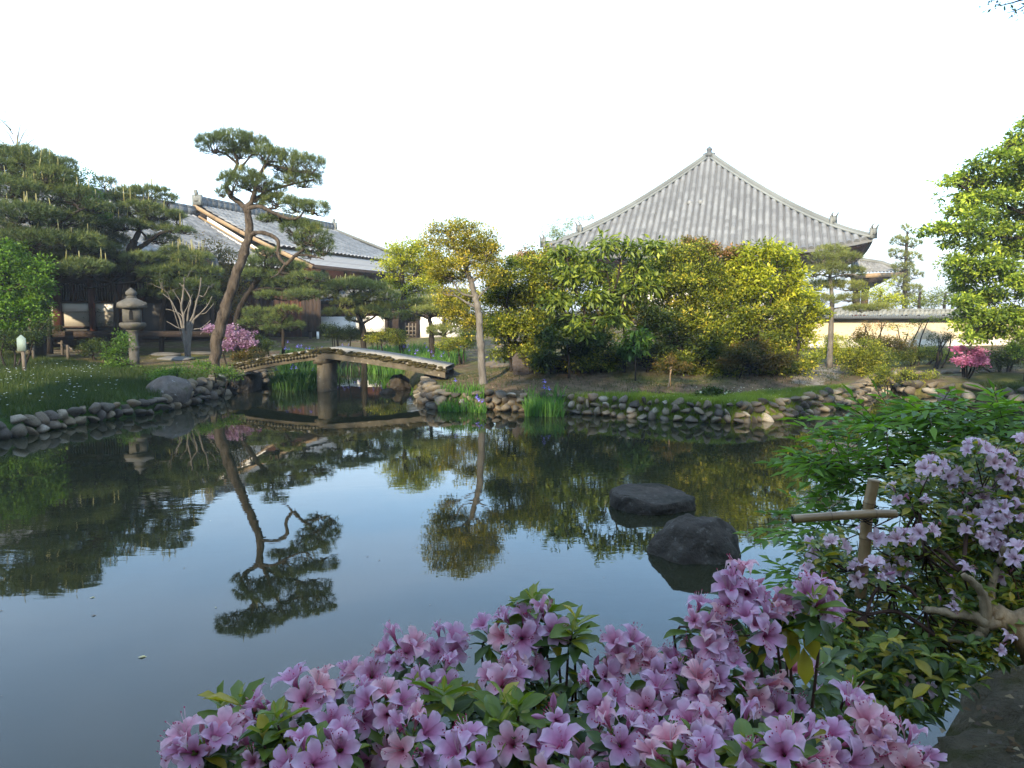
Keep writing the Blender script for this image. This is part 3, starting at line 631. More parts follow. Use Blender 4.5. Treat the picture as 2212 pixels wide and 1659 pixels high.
# the small double vent on the roof face
vb=MB(); a0=-.55
for da in (-.35,.35):
    vb.tube([HW(a0+da,-HH*.475,hz(a0+da,-HH*.475)+.10),HW(a0+da,-HH*.475-.25,hz(a0+da,-HH*.475-.25)+.22)],.16,8,tint=.9)
vb.obj('roof_fixture',M['tile'],roof_o,False)
# underside: eave boards, rafters, brackets, body
eb=MB()
for s_ in range(4):
    rr=[.985,.55]; V=np.zeros((2,N+1,3))
    for i,r in enumerate(rr):
        for j in range(N+1):
            u=-1+2*j/N; a=u*r*HH; b=-r*HH; aa,bb=[(a,b),(-b,a),(-a,-b),(b,-a)][s_]; k=abs(u)
            V[i,j]=HW(aa,bb,(ZE-.22+0.72*k**3.2) if i==0 else ZE-.15)
    eb.grid(V)
eb.obj('eave_soffit',M['timber'],hall,False)
rf_m=MB()
for s_ in (0,1,3):
    for j in range(60):
        u=-1+2*(j+.5)/60; a=u*HH; k=abs(u); z0=ZE-.30+0.70*k**3.2
        p0=[(a*.97,-HH*.97),(HH*.97,a*.97),(-a*.97,HH*.97),(-HH*.97,-a*.97)][s_]; p1=[(a*.6,-HH*.6),(HH*.6,a*.6),(-a*.6,HH*.6),(-HH*.6,-a*.6)][s_]
        rf_m.bar(HW(*p0,z0),HW(*p1,ZE-.22),.11,.13)
rf_m.obj('rafters',M['redwood'],hall,False,'stuff')
bw=HH*.62
for s_ in range(4):
    p=[(-bw,-bw),(bw,-bw),(bw,bw),(-bw,bw)][s_]; q=[(-bw,-bw),(bw,-bw),(bw,bw),(-bw,bw)][(s_+1)%4]
    a=Vector(HW(*p,0)); b=Vector(HW(*q,0))
    MB().bar(a+Vector((0,0,2.9)),b+Vector((0,0,2.9)),.12,3.9).obj('wall',M['plaster'],hall,False)
    for zz,h in ((4.5,.5),(3.4,.3),(1.2,.35)): MB().bar(a+Vector((0,0,zz)),b+Vector((0,0,zz)),.34,h).obj('beam',M['timber'],hall,False)
    for i in range(5):
        c=a.lerp(b,i/5)
        MB().tube([(c.x,c.y,.4),(c.x,c.y,4.8)],.22,10).obj('column',M['timber'],hall,True)
# second roof to the right of the hall (side gate)
gt=at(1870,585,50); root=thing('gate_building','small tiled roofed building half hidden behind the right eave of the hall','gate building',(gt.x,gt.y,.6))
def slope(mb,A,B,C,D,n,m_,rad,tl=.3,tint=True):                      # tile field: ridge A-B, eave D-C, n columns; m_ courses
    A,B,C,D=[np.array(tuple(x),float) for x in (A,B,C,D)]; 
    up_=np.cross(B-A,D-A); up_/=np.linalg.norm(up_); up_*= (1 if up_[2]>0 else -1)
    k=6; nu=n*k+1; us=np.linspace(0,1,nu); prof=np.abs(np.sin(us*n*math.pi))**.8
    vsx=[];off=[];ti=[]
    for j in range(m_):
        for q,o in ((0,.0),(.999,1.0)): vsx.append((j+q)/m_); off.append(o); ti.append(j)
    vsx=np.array(vsx); off=np.array(off); ti=np.array(ti)
    P=(A+(B-A)*us[:,None])[None]*(1-vsx)[:,None,None]+(D+(C-D)*us[:,None])[None]*vsx[:,None,None]
    sag=-.10*np.sin(vsx*math.pi)*np.linalg.norm(D-A)*.25
    H_=prof[None]*rad+off[:,None]*rad*.45
    P=P+H_[...,None]*up_+np.array([0,0,1])*sag[:,None,None]
    rg=np.random.default_rng(3); T=rg.random((m_,n))[ti][:,np.minimum((us*n).astype(int),n-1)]*.7+.15
    mb.grid(P,T); return mb
A_=at(1838,562,50);B_=at(1905,572,50.5);C_=at(1950,588,48.5);D_=at(1838,592,47.5)
slope(MB(),A_,B_,C_,D_,14,9,.09).obj('roof',M['tile'],root,False)
MB().tube([A_+Vector((0,0,.12)),B_+Vector((0,0,.12)),C_+Vector((0,0,.10))],.16,6).obj('roof_ridge',M['ridge'],root,False)
c1=at(1948,590,48.5)
MB().hexa([at(1838,625,50),at(1870,628,50),at(1870,628,51.5),at(1838,625,51.5),at(1838,594,47.8),at(1948,590,48.6),at(1948,590,51),at(1838,594,51)]).obj('eave_soffit',M['timber'],root,False)
MB().bar(at(1838,597,47.6),at(1950,592,48.6),.15,.28).obj('eave_board',M['verge'],root,False)
for x in (1850,1868): 
    q=at(x,640,50.5); MB().tube([(q.x,q.y,.4),(q.x,q.y,4.2)],.24,8).obj('column',M['redwood'],root,True)

# ================================================================ left halls A and B
R1=Vector((-15.25,36.8,7.4)); UU=Vector((.317,.948,0)); VV=Vector((.948,-.317,0))
def HA(u,v,z): return Vector((R1.x+UU.x*u+VV.x*v, R1.y+UU.y*u+VV.y*v, z))
def gable(name,label,u0,u1,zr,ze,vh,verge_near=True,hip=0):
    root=thing(name,label,'temple building',HA((u0+u1)/2,0,.8))
    A=HA(u0,0,zr);B=HA(u1,0,zr);C=HA(u1+hip,vh,ze);D=HA(u0,vh,ze)
    ro=slope(MB(),A,B,C,D,int((u1-u0)/.30),int(vh/.34),.085).obj('roof',M['pantile'],root,False)
    slope(MB(),B,A,HA(u0,-vh,ze),HA(u1+hip,-vh,ze),20,12,.055).obj('roof',M['pantile'],root,False)
    if hip: MB().add([tuple(B),tuple(C),tuple(HA(u1+hip,-vh,ze))],tris=[(0,1,2)]).obj('end_roof',M['pantile'],root,False)
    mb=MB(); us=np.linspace(u0-.1,u1+.1,30)
    for i in range(29):
        mb.bar(HA(us[i],0,zr+.14),HA(us[i+1],0,zr+.14),.30,.34,tint=random.uniform(.3,.7))
        mb.tube([HA(us[i]+.02,0,zr+.36),HA(us[i+1]-.02,0,zr+.36)],.12,6,tint=random.uniform(.4,.8))
    mb.obj('ridge',M['ridgedark'],ro,False)
    return root,ro,(A,B,C,D)
hA,roA,(A,B,C,D)=gable('temple_residence','long hall with silver tiled roof and cedar bargeboard behind the leaning pine',0,11.8,7.08,4.95,4.6,hip=3.4)
for u,sg in ((-.15,-1),(11.95,1)):
    m2=MB(); b=HA(u,0,7.08); m2.bar(b,b+Vector((0,0,.50)),.5,.16,up=UU); m2.bar(b+Vector((0,0,.4))+VV*.0,b+Vector((0,0,.72))+UU*sg*.12,.14,.12,up=UU); m2.lathe([(.01,-.1),(.17,-.06),(.17,.06),(.01,.1)],b+Vector((0,0,.25)),8)
    m2.obj('ridge_end_tile',M['ridge'],roA,False)
MB().tube([HA(11.8,0,7.18)+(HA(15.2,4.6,4.95)-HA(11.8,0,7.08))*t for t in np.linspace(0,1,12)],.10,6).obj('hip_ridge',M['ridge'],roA,False)
# pent roof of pale shingles below the tile eave
pr=MB(); P0=HA(.2,4.25,4.92);P1=HA(14.3,4.5,4.92);P2=HA(15.8,6.4,4.10);P3=HA(0,6.4,4.10)
n=9
for i in range(n):
    t0,t1=i/n,(i+1.0)/n; a0=P0.lerp(P3,t0);a1=P1.lerp(P2,t0);b0=P0.lerp(P3,t1);b1=P1.lerp(P2,t1); up_=Vector((0,0,.035))
    pr.add([a0,a1,b1+up_,b0+up_,b0,b1],quads=[(0,1,2,3),(3,2,5,4)],tint=random.uniform(.3,.8))
pr.obj('shingle_roof',M['shingle'],hA,False)
MB().bar(P3-Vector((0,0,.10)),P2-Vector((0,0,.10)),.10,.16).obj('eave_board',M['timber'],hA,False)
MB().hexa([HA(.2,2,4.3),HA(15,2,4.3),HA(15.6,6.3,4.0),HA(0,6.3,4.0),HA(.2,2,4.35),HA(15,2,4.35),HA(15.6,6.3,4.06),HA(0,6.3,4.06)]).obj('soffit',M['timber'],hA,False)
# verge boards of A's near gable, gable plaster
for sg in (1,-1):
    mb=MB(); e=6.4 if sg>0 else 4.6; ze=4.05 if sg>0 else 4.9
    pts=[HA(-.35,sg*v,z) for v,z in ((0,7.0),(1.2,6.38),(2.6,5.70),(4.6,4.80))]+([HA(-.35,6.5,3.98)] if sg>0 else [])
    for i in range(len(pts)-1): mb.bar(pts[i],pts[i+1],.08,.17)
    mb.obj('bargeboard',M['verge'],hA,False)
g=MB(); g.add([HA(0,-4.3,4.4),HA(0,4.3,4.4),HA(0,0,6.75)],tris=[(0,1,2)]); g.obj('gable_wall',M['plaster'],hA,False)
MB().bar(HA(-.1,-.4,6.55),HA(-.1,.4,6.55),.2,.3).obj('gable_beam',M['timber'],hA,False)
MB().hexa([HA(0,-4,.4),HA(14,-4,.4),HA(14,4.0,.4),HA(0,4.0,.4),HA(0,-4,4.9),HA(14,-4,4.9),HA(14,4.0,4.9),HA(0,4.0,4.9)]).obj('wall',M['redwood'],hA,False)
for i in range(7): 
    q=HA(i*2.2,4.05,0); MB().box((q.x-.09,q.y-.09,.4),(q.x+.09,q.y+.09,4.9)).obj('post',M['timber'],hA,False)
q0,q1=at(655,601,40),at(682,604,40)
hB,roB,_=gable('temple_residence','lower tiled hall roof in front of the cedar gable, behind the dark pines',-17,-.5,6.55,3.85,5.2)
MB().hexa([HA(-17,-4,.4),HA(-.6,-4,.4),HA(-.6,2.6,.4),HA(-17,2.6,.4),HA(-17,-4,4.2),HA(-.6,-4,4.2),HA(-.6,2.6,4.2),HA(-17,2.6,4.2)]).obj('wall',M['timber'],hB,False)
MB().bar(HA(-.45,.3,6.5),HA(-.45,5.2,3.9),.06,.08).obj('flashing_board',M['verge'],hB,False)
# frontal wings, in planes of constant depth
def pbox(x0,y0,x1,y1,d,th=.08,m=None,mb=None):
    a=at(x0,y1,d); b=at(x1,y0,d); mb=mb or MB(); return mb.box((a.x,a.y,a.z),(b.x,a.y+th,b.z))
DL=24.8; w0=at(190,720,DL); wl=thing('verandah_wing','low wing with lattice windows and white panels behind the left pines','building wing',(w0.x,w0.y,.8))
pbox(60,560,455,735,DL+.6,.1).obj('back_wall',M['timber'],wl)
for x0,x1 in ((60,88),(90,117),(127,194),(200,257),(262,300)):
    pbox(x0,655,x1,673,DL,.06).obj('white_panel',M['plaster'],wl); pbox(x0,673.4,x1,705,DL+.01,.06).obj('shaded_lower_board',M['beige'],wl)  # lower boards coloured beige for the shade lying on them
for x0 in (88,117,194,257,300): pbox(x0,598,x0+ (9 if x0==117 else 5),716,DL-.10,.16).obj('post',M['redwood'],wl)
pbox(60,649.5,310,655,DL-.06,.14).obj('rail',M['timber'],wl); pbox(60,705,310,708,DL-.06,.14).obj('rail',M['timber'],wl); pbox(60,596,310,612,DL-.06,.14).obj('lintel',M['timber'],wl)
for x0,x1 in ((60,117),(127,158),(160,194),(200,257),(262,300)):
    lt=pbox(x0,612,x1,649.5,DL+.12,.03).obj('paper_window',M['beige'],wl)
    n=int((x1-x0)/5.2)
    for i in range(n+1):
        x=x0+(x1-x0)*i/max(n,1); pbox(x-.7,612,x+.7,649.5,DL+.04,.04).obj('lattice_bar',M['timber'],lt)
    pbox(x0,628,x1,629.5,DL+.03,.03).obj('lattice_bar',M['timber'],lt)
pbox(158,612,160,649.5,DL+.03,.05).obj('mullion',M['redwood'],wl)
pbox(60,708,310,716,DL+.05,.05).obj('vent_panel',M['greyboard'],wl)
pbox(308,655,352,733,DL-.1,.1).obj('grey_partition',M['greyboard'],wl); pbox(352,640,452,735,DL+.3,.1).obj('doorway_shade',M['flatblack'],wl)  # near-black sheet, the shade of the doorway recess put into colour
pbox(40,716,470,728,DL-.7,.8).obj('verandah_floor',M['timber'],wl)
a=at(30,560,DL+1.5);b=at(470,560,DL+1.5);c=at(480,600,DL-.4);d=at(20,600,DL-.4)
slope(MB(),a,b,c,d,44,12,.055).obj('pent_roof',M['ridgedark'],wl)
DT=33.5; w0=at(570,720,DT); wt=thing('timber_wall','tall wall of red brown vertical boards behind the azalea','timber wall',(w0.x,w0.y,.8))
x=452
r=random.Random(5)
while x<652:
    w=r.uniform(10,13); pbox(x,608,min(x+w-.5,652),728,DT+r.uniform(0,.03),.05).obj('plank',M['redwood'],wt); x+=w
pbox(452,604,652,728,DT+.10,.06).obj('backing',M['timber'],wt)
x=652
while x<688: pbox(x,610,x+7.4,716,DT-.25+r.uniform(0,.03),.05).obj('plank',M['timber'],wt); x+=8
pbox(652,610,688,728,DT-.1,.08).obj('backing',M['timber'],wt)
for x in (668,684): pbox(x,716,x+4,732,DT-.2,.1).obj('footing_post',M['plaster' if x>670 else 'timber'],wt)
a=at(445,598,DT+.6);b=at(700,598,DT+.6);c=at(700,610,DT-.9);d=at(445,610,DT-.9); slope(MB(),a,b,c,d,26,5,.05).obj('coping_roof',M['ridgedark'],wt)
DC=36.0; w0=at(800,720,DC); wc=thing('covered_corridor','low roofed corridor with white panels beyond the irises','covered corridor',(w0.x,w0.y,.8))
pbox(684,650,1010,728,DC+.3,.1).obj('back_wall',M['timber'],wc)
for x0,x1,y0,y1,tl in ((686,775,684,716,'plaster'),(784,831,683,717,'plaster'),(905,955,685,731,'plaster'),(962,1000,685,731,'plaster'),(686,775,657,682,'redwood'),(784,831,657,682,'redwood')):
    pbox(x0,y0,x1,y1,DC,.08).obj('wall_panel',M[tl],wc)
for x in (682,776,832,870,900,956,1002): pbox(x,650,x+5,730,DC-.1,.2).obj('post',M['timber'],wc)
for y in (704,713,722): pbox(872,y,902,y+3,DC-.05,.06).obj('fence_rail',M['post'],wc)
for x in (874,882,890,897): pbox(x,698,x+2,728,DC-.1,.06).obj('fence_picket',M['post'],wc)
a=at(672,634,DC+1.2);b=at(1010,630,DC+1.2);c=at(1010,648,DC-.8);d=at(672,652,DC-.8); slope(MB(),a,b,c,d,44,7,.055).obj('roof',M['ridgedark'],wc)
MB().tube([at(672,633,DC+1.2),at(1010,629,DC+1.2)],.15,6).obj('ridge',M['ridgedark'],wc)

# ================================================================ right garden wall
DW=28.5; w0=at(1980,748,DW); gw=thing('garden_wall','cream plastered garden wall with a tiled coping on the right','garden wall',(w0.x,w0.y,.5))
XL,XR=1690,3000
pbox(XL,689,XR,762,DW,.3).obj('wall_face',M['ochre'],gw); pbox(XL,733,XR,764,DW-.06,.05).obj('wall_foot',M['ochreband'],gw)
a=at(XL,671,DW+.15);b=at(XR,671,DW+.15);c=at(XR,684,DW-.30);d=at(XL,684,DW-.30)
n=int((XR-XL)/9)
slope(MB(),a,b,c,d,n,3,.06).obj('coping_tiles',M['ridge'],gw)
slope(MB(),b,a,at(XL,678,DW+.9),at(XR,678,DW+.9),n,3,.06).obj('coping_tiles',M['ridge'],gw)
mb=MB(); 
for i in range(120):
    x=XL+(XR-XL)*i/120; mb.bar(at(x,669.5,DW+.15),at(x+(XR-XL)/120,669.5,DW+.15),.22,.10,tint=random.uniform(.3,.8))
mb.obj('coping_ridge',M['ridge'],gw)
ec=MB().tube([(0,-.03,0),(0,.05,0)],[.062,.062],8).mesh('round_end_tile',M['ridgedark'],False)
for i in range(120):
    x=1755+i*9*.55
    if x>2230: break
    p=at(x,685.5,DW-.31); inst('round_end_tile',ec,gw,Matrix.Translation(p))
pbox(XL,687,XR,689,DW-.15,.2).obj('coping_soffit',M['timber'],gw)

# ================================================================ hill far away
hb=MB(); nx,ny=60,10; V=np.zeros((nx,ny,3))
for i in range(nx):
    for j in range(ny):
        x=-2600+5800*i/(nx-1); t=j/(ny-1); h=(60+62*math.exp(-((x-1500)/420)**2)+14*math.sin(x*.006+.5)+6*math.sin(x*.017))*math.sin(t*math.pi)**.8
        V[i,j]=(x,2600+t*900,max(h,0)*1.0-2)
hb.grid(V); ho=hb.obj('hills',surf('wooded_hill',lambda t: ramp(t,noise(t,.02,5,.6),[(.3,(.02,.04,.015)),(.7,(.05,.08,.03))]),1),None,True,'structure')
# ================================================================ foliage
DK,DP=1.9,2.0
def rdir(n,rng): return nrm(rng.normal(size=(n,3)))
def leaves(mb, c, d, nvec, L, Wd, tint, fold=.25):                    # folded rhombic leaves; c base points, d axis, nvec rough normal
    n=len(c); L=np.broadcast_to(L,(n,))[:,None]; Wd=np.broadcast_to(Wd,(n,))[:,None]
    d=nrm(d); s=nrm(np.cross(d,nvec)); nn2=np.cross(s,d)
    v0=c; v1=c+d*L*.45+s*Wd*.5+nn2*Wd*fold*.5; v3=c+d*L*.45-s*Wd*.5+nn2*Wd*fold*.5; v2=c+d*L-nn2*L*.12
    V=np.stack([v0,v1,v2,v3],1).reshape(-1,3); q=np.arange(n)[:,None]*4+np.array([0,1,2,3])
    mb.add(V,quads=q,tint=np.repeat(tint,4))
def crown(blobs, L, Wd, dens=1.0, clump=.22, seed=0, per=26, droop=0.0, shell=.55, aspect_up=.25):
    """clumps of leaves spread through ellipsoids; returns (MB, clump centres)"""
    rng=np.random.default_rng(seed); mb=MB(); CC=[]; per=int(per*DP)
    for (c,r) in blobs:
        c=np.array(tuple(c)); r=np.array(r,float); area=4*math.pi*((r[0]*r[1])**1.6/3+(r[0]*r[2])**1.6/3+(r[1]*r[2])**1.6/3)**(1/1.6)
        k=max(3,int(DK*dens*area/(clump*clump*2.2)))
        dr=rdir(k,rng); rad=shell+(1-shell)*rng.random(k)**.7; rad=np.where(rng.random(k)<.3,rad*rng.random(k),rad)
        wob=1+np.array([.30*mnoise.noise(Vector(x)*1.7+Vector((seed*1.3,c[0],c[2])))+.26*mnoise.noise(Vector(x)*4.3+Vector((seed*2.3,c[1],c[2]))) for x in dr]); wob=np.where(rng.random(k)<.10,wob*rng.uniform(1.1,1.32,k),wob)
        p=c+dr*r*(rad*wob)[:,None]; CC.append(p)
    P=np.vstack(CC); k=len(P)
    n=k*per; idx=np.repeat(np.arange(k),per); cs=clump*rng.uniform(.45,1.05,k)
    off=rng.normal(size=(n,3))*np.array([1,1,.6])*.5*cs[idx][:,None]
    C=P[idx]+off; dd=nrm(off)+rng.normal(size=(n,3))*.45+np.array([0,0,aspect_up-droop]); nv=np.array([0,0,1.])+rng.normal(size=(n,3))*.55
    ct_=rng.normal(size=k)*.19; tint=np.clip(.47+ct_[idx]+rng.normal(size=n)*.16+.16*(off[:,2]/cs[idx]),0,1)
    Ls=L*rng.uniform(.6,1.25,n)
    leaves(mb,C,dd,nv,Ls,Wd*rng.uniform(.7,1.2,n),tint)
    return mb,P
def curve(a,b,n=6,wob=.08,rng=None,sag=0,bulge=None):
    a=np.array(tuple(a),float); b=np.array(tuple(b),float); rng=rng or RNG; t=np.linspace(0,1,n)[:,None]; L=np.linalg.norm(b-a)
    w=np.zeros((n,3)); w[1:-1]=rng.normal(size=(n-2,3))*wob*L
    return a+(b-a)*t+w*.6+np.array([0,0,1])*sag*L*np.sin(t*math.pi)
def twigs(mb, anchors, targets, r0, seed, frac=1.0, k=4):
    rng=np.random.default_rng(seed+99); A=np.array(anchors)
    for p in targets:
        if rng.random()>frac/DK: continue
        dv=A-p; dv[:,2]*=1.3; cost=np.linalg.norm(dv,axis=1)+np.maximum(A[:,2]-p[2],0)*1.5; i=int(np.argmin(cost*rng.uniform(.85,1.2,len(A))))
        mb.tube(curve(A[i],p,5,.07,rng,.06),np.linspace(r0,r0*.3,5),k,cap=False)
def densify(pts,n=5):
    P=[np.array(tuple(p),float) for p in pts]; out=[]
    for i in range(len(P)-1):
        p0=P[max(i-1,0)];p1=P[i];p2=P[i+1];p3=P[min(i+2,len(P)-1)]
        for t in np.linspace(0,1,n,endpoint=False): out.append(.5*((2*p1)+(-p0+p2)*t+(2*p0-5*p1+4*p2-p3)*t*t+(-p0+3*p1-3*p2+p3)*t**3))
    out.append(P[-1]); return np.array(out)
def limb(mb, pts, r0, r1, k=8, wob=.0, seed=0, n=5):
    P=densify(pts,n); rng=np.random.default_rng(seed); R=np.linspace(r0,r1,len(P))
    if wob: P[1:-1]+=rng.normal(size=(len(P)-2,3))*wob; R=R*(1+rng.normal(size=len(P))*.07)
    mb.tube(P,R,k); return P
def PB(px,py,rx,ry,d,dd=0,rz=None):                                   # ellipsoid given in picture units at depth d
    c=at(px,py,d+dd); a=S(rx,d); h=S(ry,d); return (c,(a,(rz if rz is not None else a*.85),h))
def broadleaf(name,label,cat,base_,limbs,blobs,mat,bark_,L,Wd,dens=1,clump=.22,seed=0,per=26,droop=0,twig=.02,tfrac=.5,group=None,shell=.5,crown_name='crown',k=8):
    root=thing(name,label,cat,base_,group); tb=MB(); A=[]
    for i,(pts,r0,r1) in enumerate(limbs):
        P=limb(tb,pts,r0,r1,k,.2*r1,seed+i); A+=list(P[len(P)//3:])
    cm_,C=crown(blobs,L,Wd,dens,clump,seed,per,droop,shell)
    if A and tfrac>0: twigs(tb,A,C,twig,seed,tfrac)
    if limbs: tb.obj('trunk',M[bark_],root,True)
    cm_.obj(crown_name,M[mat],root)
    return root,C
# ---- pines
def needles(mb, P, up, n, L, w, tint, rng):
    k=len(P); N=k*n; idx=np.repeat(np.arange(k),n); d=nrm(rng.normal(size=(N,3))*.75+up[idx]*1.05); s=nrm(np.cross(d,rng.normal(size=(N,3))))
    LL=(L*rng.uniform(.7,1.15,N))[:,None]; b=P[idx]+rng.normal(size=(N,3))*.02
    V=np.stack([b-s*w/2,b+s*w/2,b+d*LL],1).reshape(-1,3); t=np.clip(tint[idx]+rng.normal(size=N)*.12,0,1)
    mb.add(V,tris=np.arange(N*3).reshape(-1,3),tint=np.repeat(t,3))
def pads(blobs, dens=1.0, L=.12, w=.009, n=15, seed=0):
    rng=np.random.default_rng(seed); mb=MB(); CC=[]
    for c,r in blobs:
        c=np.array(tuple(c)); r=np.array(r,float); k=max(8,int(dens*math.pi*r[0]*r[1]*2.2/(L*L*.55)))
        th=rng.uniform(0,2*math.pi,k); q=np.sqrt(rng.random(k)); z=np.sqrt(np.maximum(1-q*q,0)); lay=rng.random(k)
        zz=np.where(lay<.62, z*rng.uniform(.55,1.05,k), z*rng.uniform(-.75,.6,k))
        wob=1+.25*np.array([mnoise.noise(Vector((math.cos(a)*1.5+c[0],math.sin(a)*1.5+c[1],b*2+seed))) for a,b in zip(th,q)])
        p=c+np.stack([np.cos(th)*q*r[0]*wob,np.sin(th)*q*r[1]*wob,zz*r[2]],-1)
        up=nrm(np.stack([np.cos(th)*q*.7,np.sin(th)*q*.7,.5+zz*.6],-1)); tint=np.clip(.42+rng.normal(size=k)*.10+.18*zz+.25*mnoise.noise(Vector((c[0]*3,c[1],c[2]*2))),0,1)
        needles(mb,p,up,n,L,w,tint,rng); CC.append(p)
    return mb,CC
def candles(CC, frac, L, w, seed):
    rng=np.random.default_rng(seed+5); mb=MB()
    for P in CC:
        z=P[:,2]; sel=(z>np.quantile(z,.6))&(rng.random(len(P))<frac)
        for p in P[sel]:
            l=L*rng.uniform(.5,1.3); q=p+np.array([0,0,.05]); mb.tube([q,q+np.array([rng.normal()*.02,rng.normal()*.02,l])],[w,w*.4],4,tint=rng.random())
    return mb
def pine(name,label,base_,limbs,blobs,bark_='barkdark',mat='pine',L=.12,w=.010,dens=1,n=15,seed=0,cand=0,candL=.22,twig=.014,perpad=9,group=None,cat='tree'):
    root=thing(name,label,cat,base_,group); tb=MB(); A=[]
    for i,(pts,r0,r1) in enumerate(limbs):
        P=limb(tb,pts,r0,r1,8,.12*r1,seed+i); A+=list(P[len(P)//3:])
    nb,CC=pads(blobs,dens,L,w,n,seed); rng=np.random.default_rng(seed+3); A_=np.array(A)
    for (c,r),P in zip(blobs,CC):
        low=np.array(tuple(c))-np.array([0,0,r[2]*.55]); i=int(np.argmin(np.linalg.norm(A_-low,axis=1)))
        if np.linalg.norm(A_[i]-low)>.25: 
            Q=curve(A_[i],low,7,.07,rng); tb.tube(Q,np.linspace(twig*2.6,twig*1.6,7),6)
        else: Q=np.array([A_[i],low])
        sel=P[rng.permutation(len(P))[:int(perpad*(1+r[0]*1.5))]]
        for p in sel: tb.tube(curve(Q[-1] if rng.random()<.6 else Q[len(Q)//2],p-np.array([0,0,.04]),5,.09,rng,-.06),np.linspace(twig,twig*.35,5),4,cap=False)
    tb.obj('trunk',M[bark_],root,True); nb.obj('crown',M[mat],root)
    if cand: candles(CC,cand,candL,w*1.3,seed).obj('new_shoots',M['candle'],root,False,'stuff')
    return root
def A(d,*pts): return [at(x,y,d+(z if z else 0)) for x,y,z in [(p+(0,))[:3] for p in pts]]
def autopads(pts,d,seed,thick=.55):                                   # (px,py,rx,ry) -> pads with a random depth offset
    r=random.Random(seed); out=[]
    for q in pts:
        px,py,rx,ry=q[:4]; dd=q[4] if len(q)>4 else r.uniform(-.5,.5); out.append(PB(px,py,rx,ry,d,dd,rz=S(rx,d)*.8))
    return out

# ---------- the leaning pine
D=18.6; b=base(462,D); b=Vector((at(462,785,D).x,D,b.z-.1))
LM=[([b]+A(D,(466,745),(480,692),(496,640),(512,590),(527,545),(538,508),(537,475),(531,447)),.150,.085),
    (A(D,(531,450),(518,438,.1),(500,425,.1),(489,405,.2),(498,385,.1),(513,352,0),(502,322,-.1)),.075,.03),
    (A(D,(531,450),(545,432),(552,405,-.1),(560,380),(578,352,.1),(600,350,.2)),.075,.025),
    (A(D,(531,452),(560,446,-.1),(592,460,-.2),(622,472,-.2),(645,470,-.1),(660,450)),.06,.02),
    (A(D,(548,435),(580,412,.2),(615,402,.3),(640,396,.2),(680,388,.1)),.05,.018),
    (A(D,(575,355,.1),(610,362,.1),(640,370),(668,368)),.04,.015),
    (A(D,(515,355),(490,335),(462,322,-.1)),.04,.015),
    (A(D,(520,362),(535,345,.1),(548,328,.1)),.035,.015),
    (A(D,(538,508),(560,502,-.1),(585,508,-.15),(601,522,-.2),(600,545,-.2),(607,562,-.2),(618,572,-.2)),.055,.038),
    (A(D,(618,572,-.2),(640,550,-.2),(656,538),(662,515),(672,498)),.045,.018),
    (A(D,(640,552,-.2),(668,552),(700,560)),.03,.012),(A(D,(616,570,-.2),(600,592,-.3),(585,600,-.4)),.03,.012)]
BL_=autopads([(a_,b_,c_*1.08,d_*1.3,e_) for a_,b_,c_,d_,e_ in [(462,316,36,19,-.2),(505,308,40,20,.1),(545,318,34,20,.2),(575,338,24,18,-.1),(520,335,28,10,.2),(600,352,30,22,.2),(628,352,26,22,0),(668,364,34,22,0),(655,392,34,18,.2),(620,385,24,15,.5),
  (500,398,26,20,-.3),(530,392,34,22,0),(560,402,28,18,-.1),(590,412,24,13,.3),(482,418,14,10,0),(600,438,34,14,.2),(640,448,30,14,0),(682,452,26,14,-.1),(560,436,14,8,.2),(578,474,20,6,0),(606,478,16,6,.1),
  (645,498,34,18,.1),(678,515,34,22,-.1),(700,538,22,20,0),(672,545,24,14,.2),(640,520,14,10,.3)]],D,1)
pine('leaning_pine','tall leaning pine with layered needle pads rising over the left end of the bridge',b,LM,BL_,'bark','pine',L=.14,w=.010,dens=1.35,n=18,seed=3,cand=.05,candL=.20,perpad=12)
# ---------- pines and trees on the left
D=23.5; b=base(205,D)
pine('black_pine','broad dark pine filling the far left with long upright candles',base(75,22),[([base(75,22)]+A(22,(85,650),(70,560),(80,480),(60,400)),.22,.07),(A(22,(80,520),(130,480),(180,450)),.08,.03),(A(22,(75,600),(120,570),(190,555)),.07,.03),(A(22,(75,560),(30,530),(-20,520)),.07,.03)],
  autopads([(60,340,50,22,.5),(125,362,44,22,.3),(-10,335,50,22,.6),(205,450,36,16,.4),(20,352,60,22,1),(75,362,55,26,.5),(110,385,50,24,0),(-30,370,60,30,0),(20,410,70,28,-.5),(95,425,70,30,.2),(160,425,40,22,0),(40,465,80,26,-.8),(135,478,70,26,.4),(-30,500,70,26,0),(70,520,80,24,-.5),(165,525,60,24,0),(110,560,70,22,.6),(20,575,70,26,.8),(180,580,55,20,-.3),(110,590,60,13,1.6),(50,600,60,13,1.6)],22,4),
  seed=5,L=.16,w=.015,dens=.85,n=15,cand=.05,candL=.32)
D=24.0; b=base(283,D)
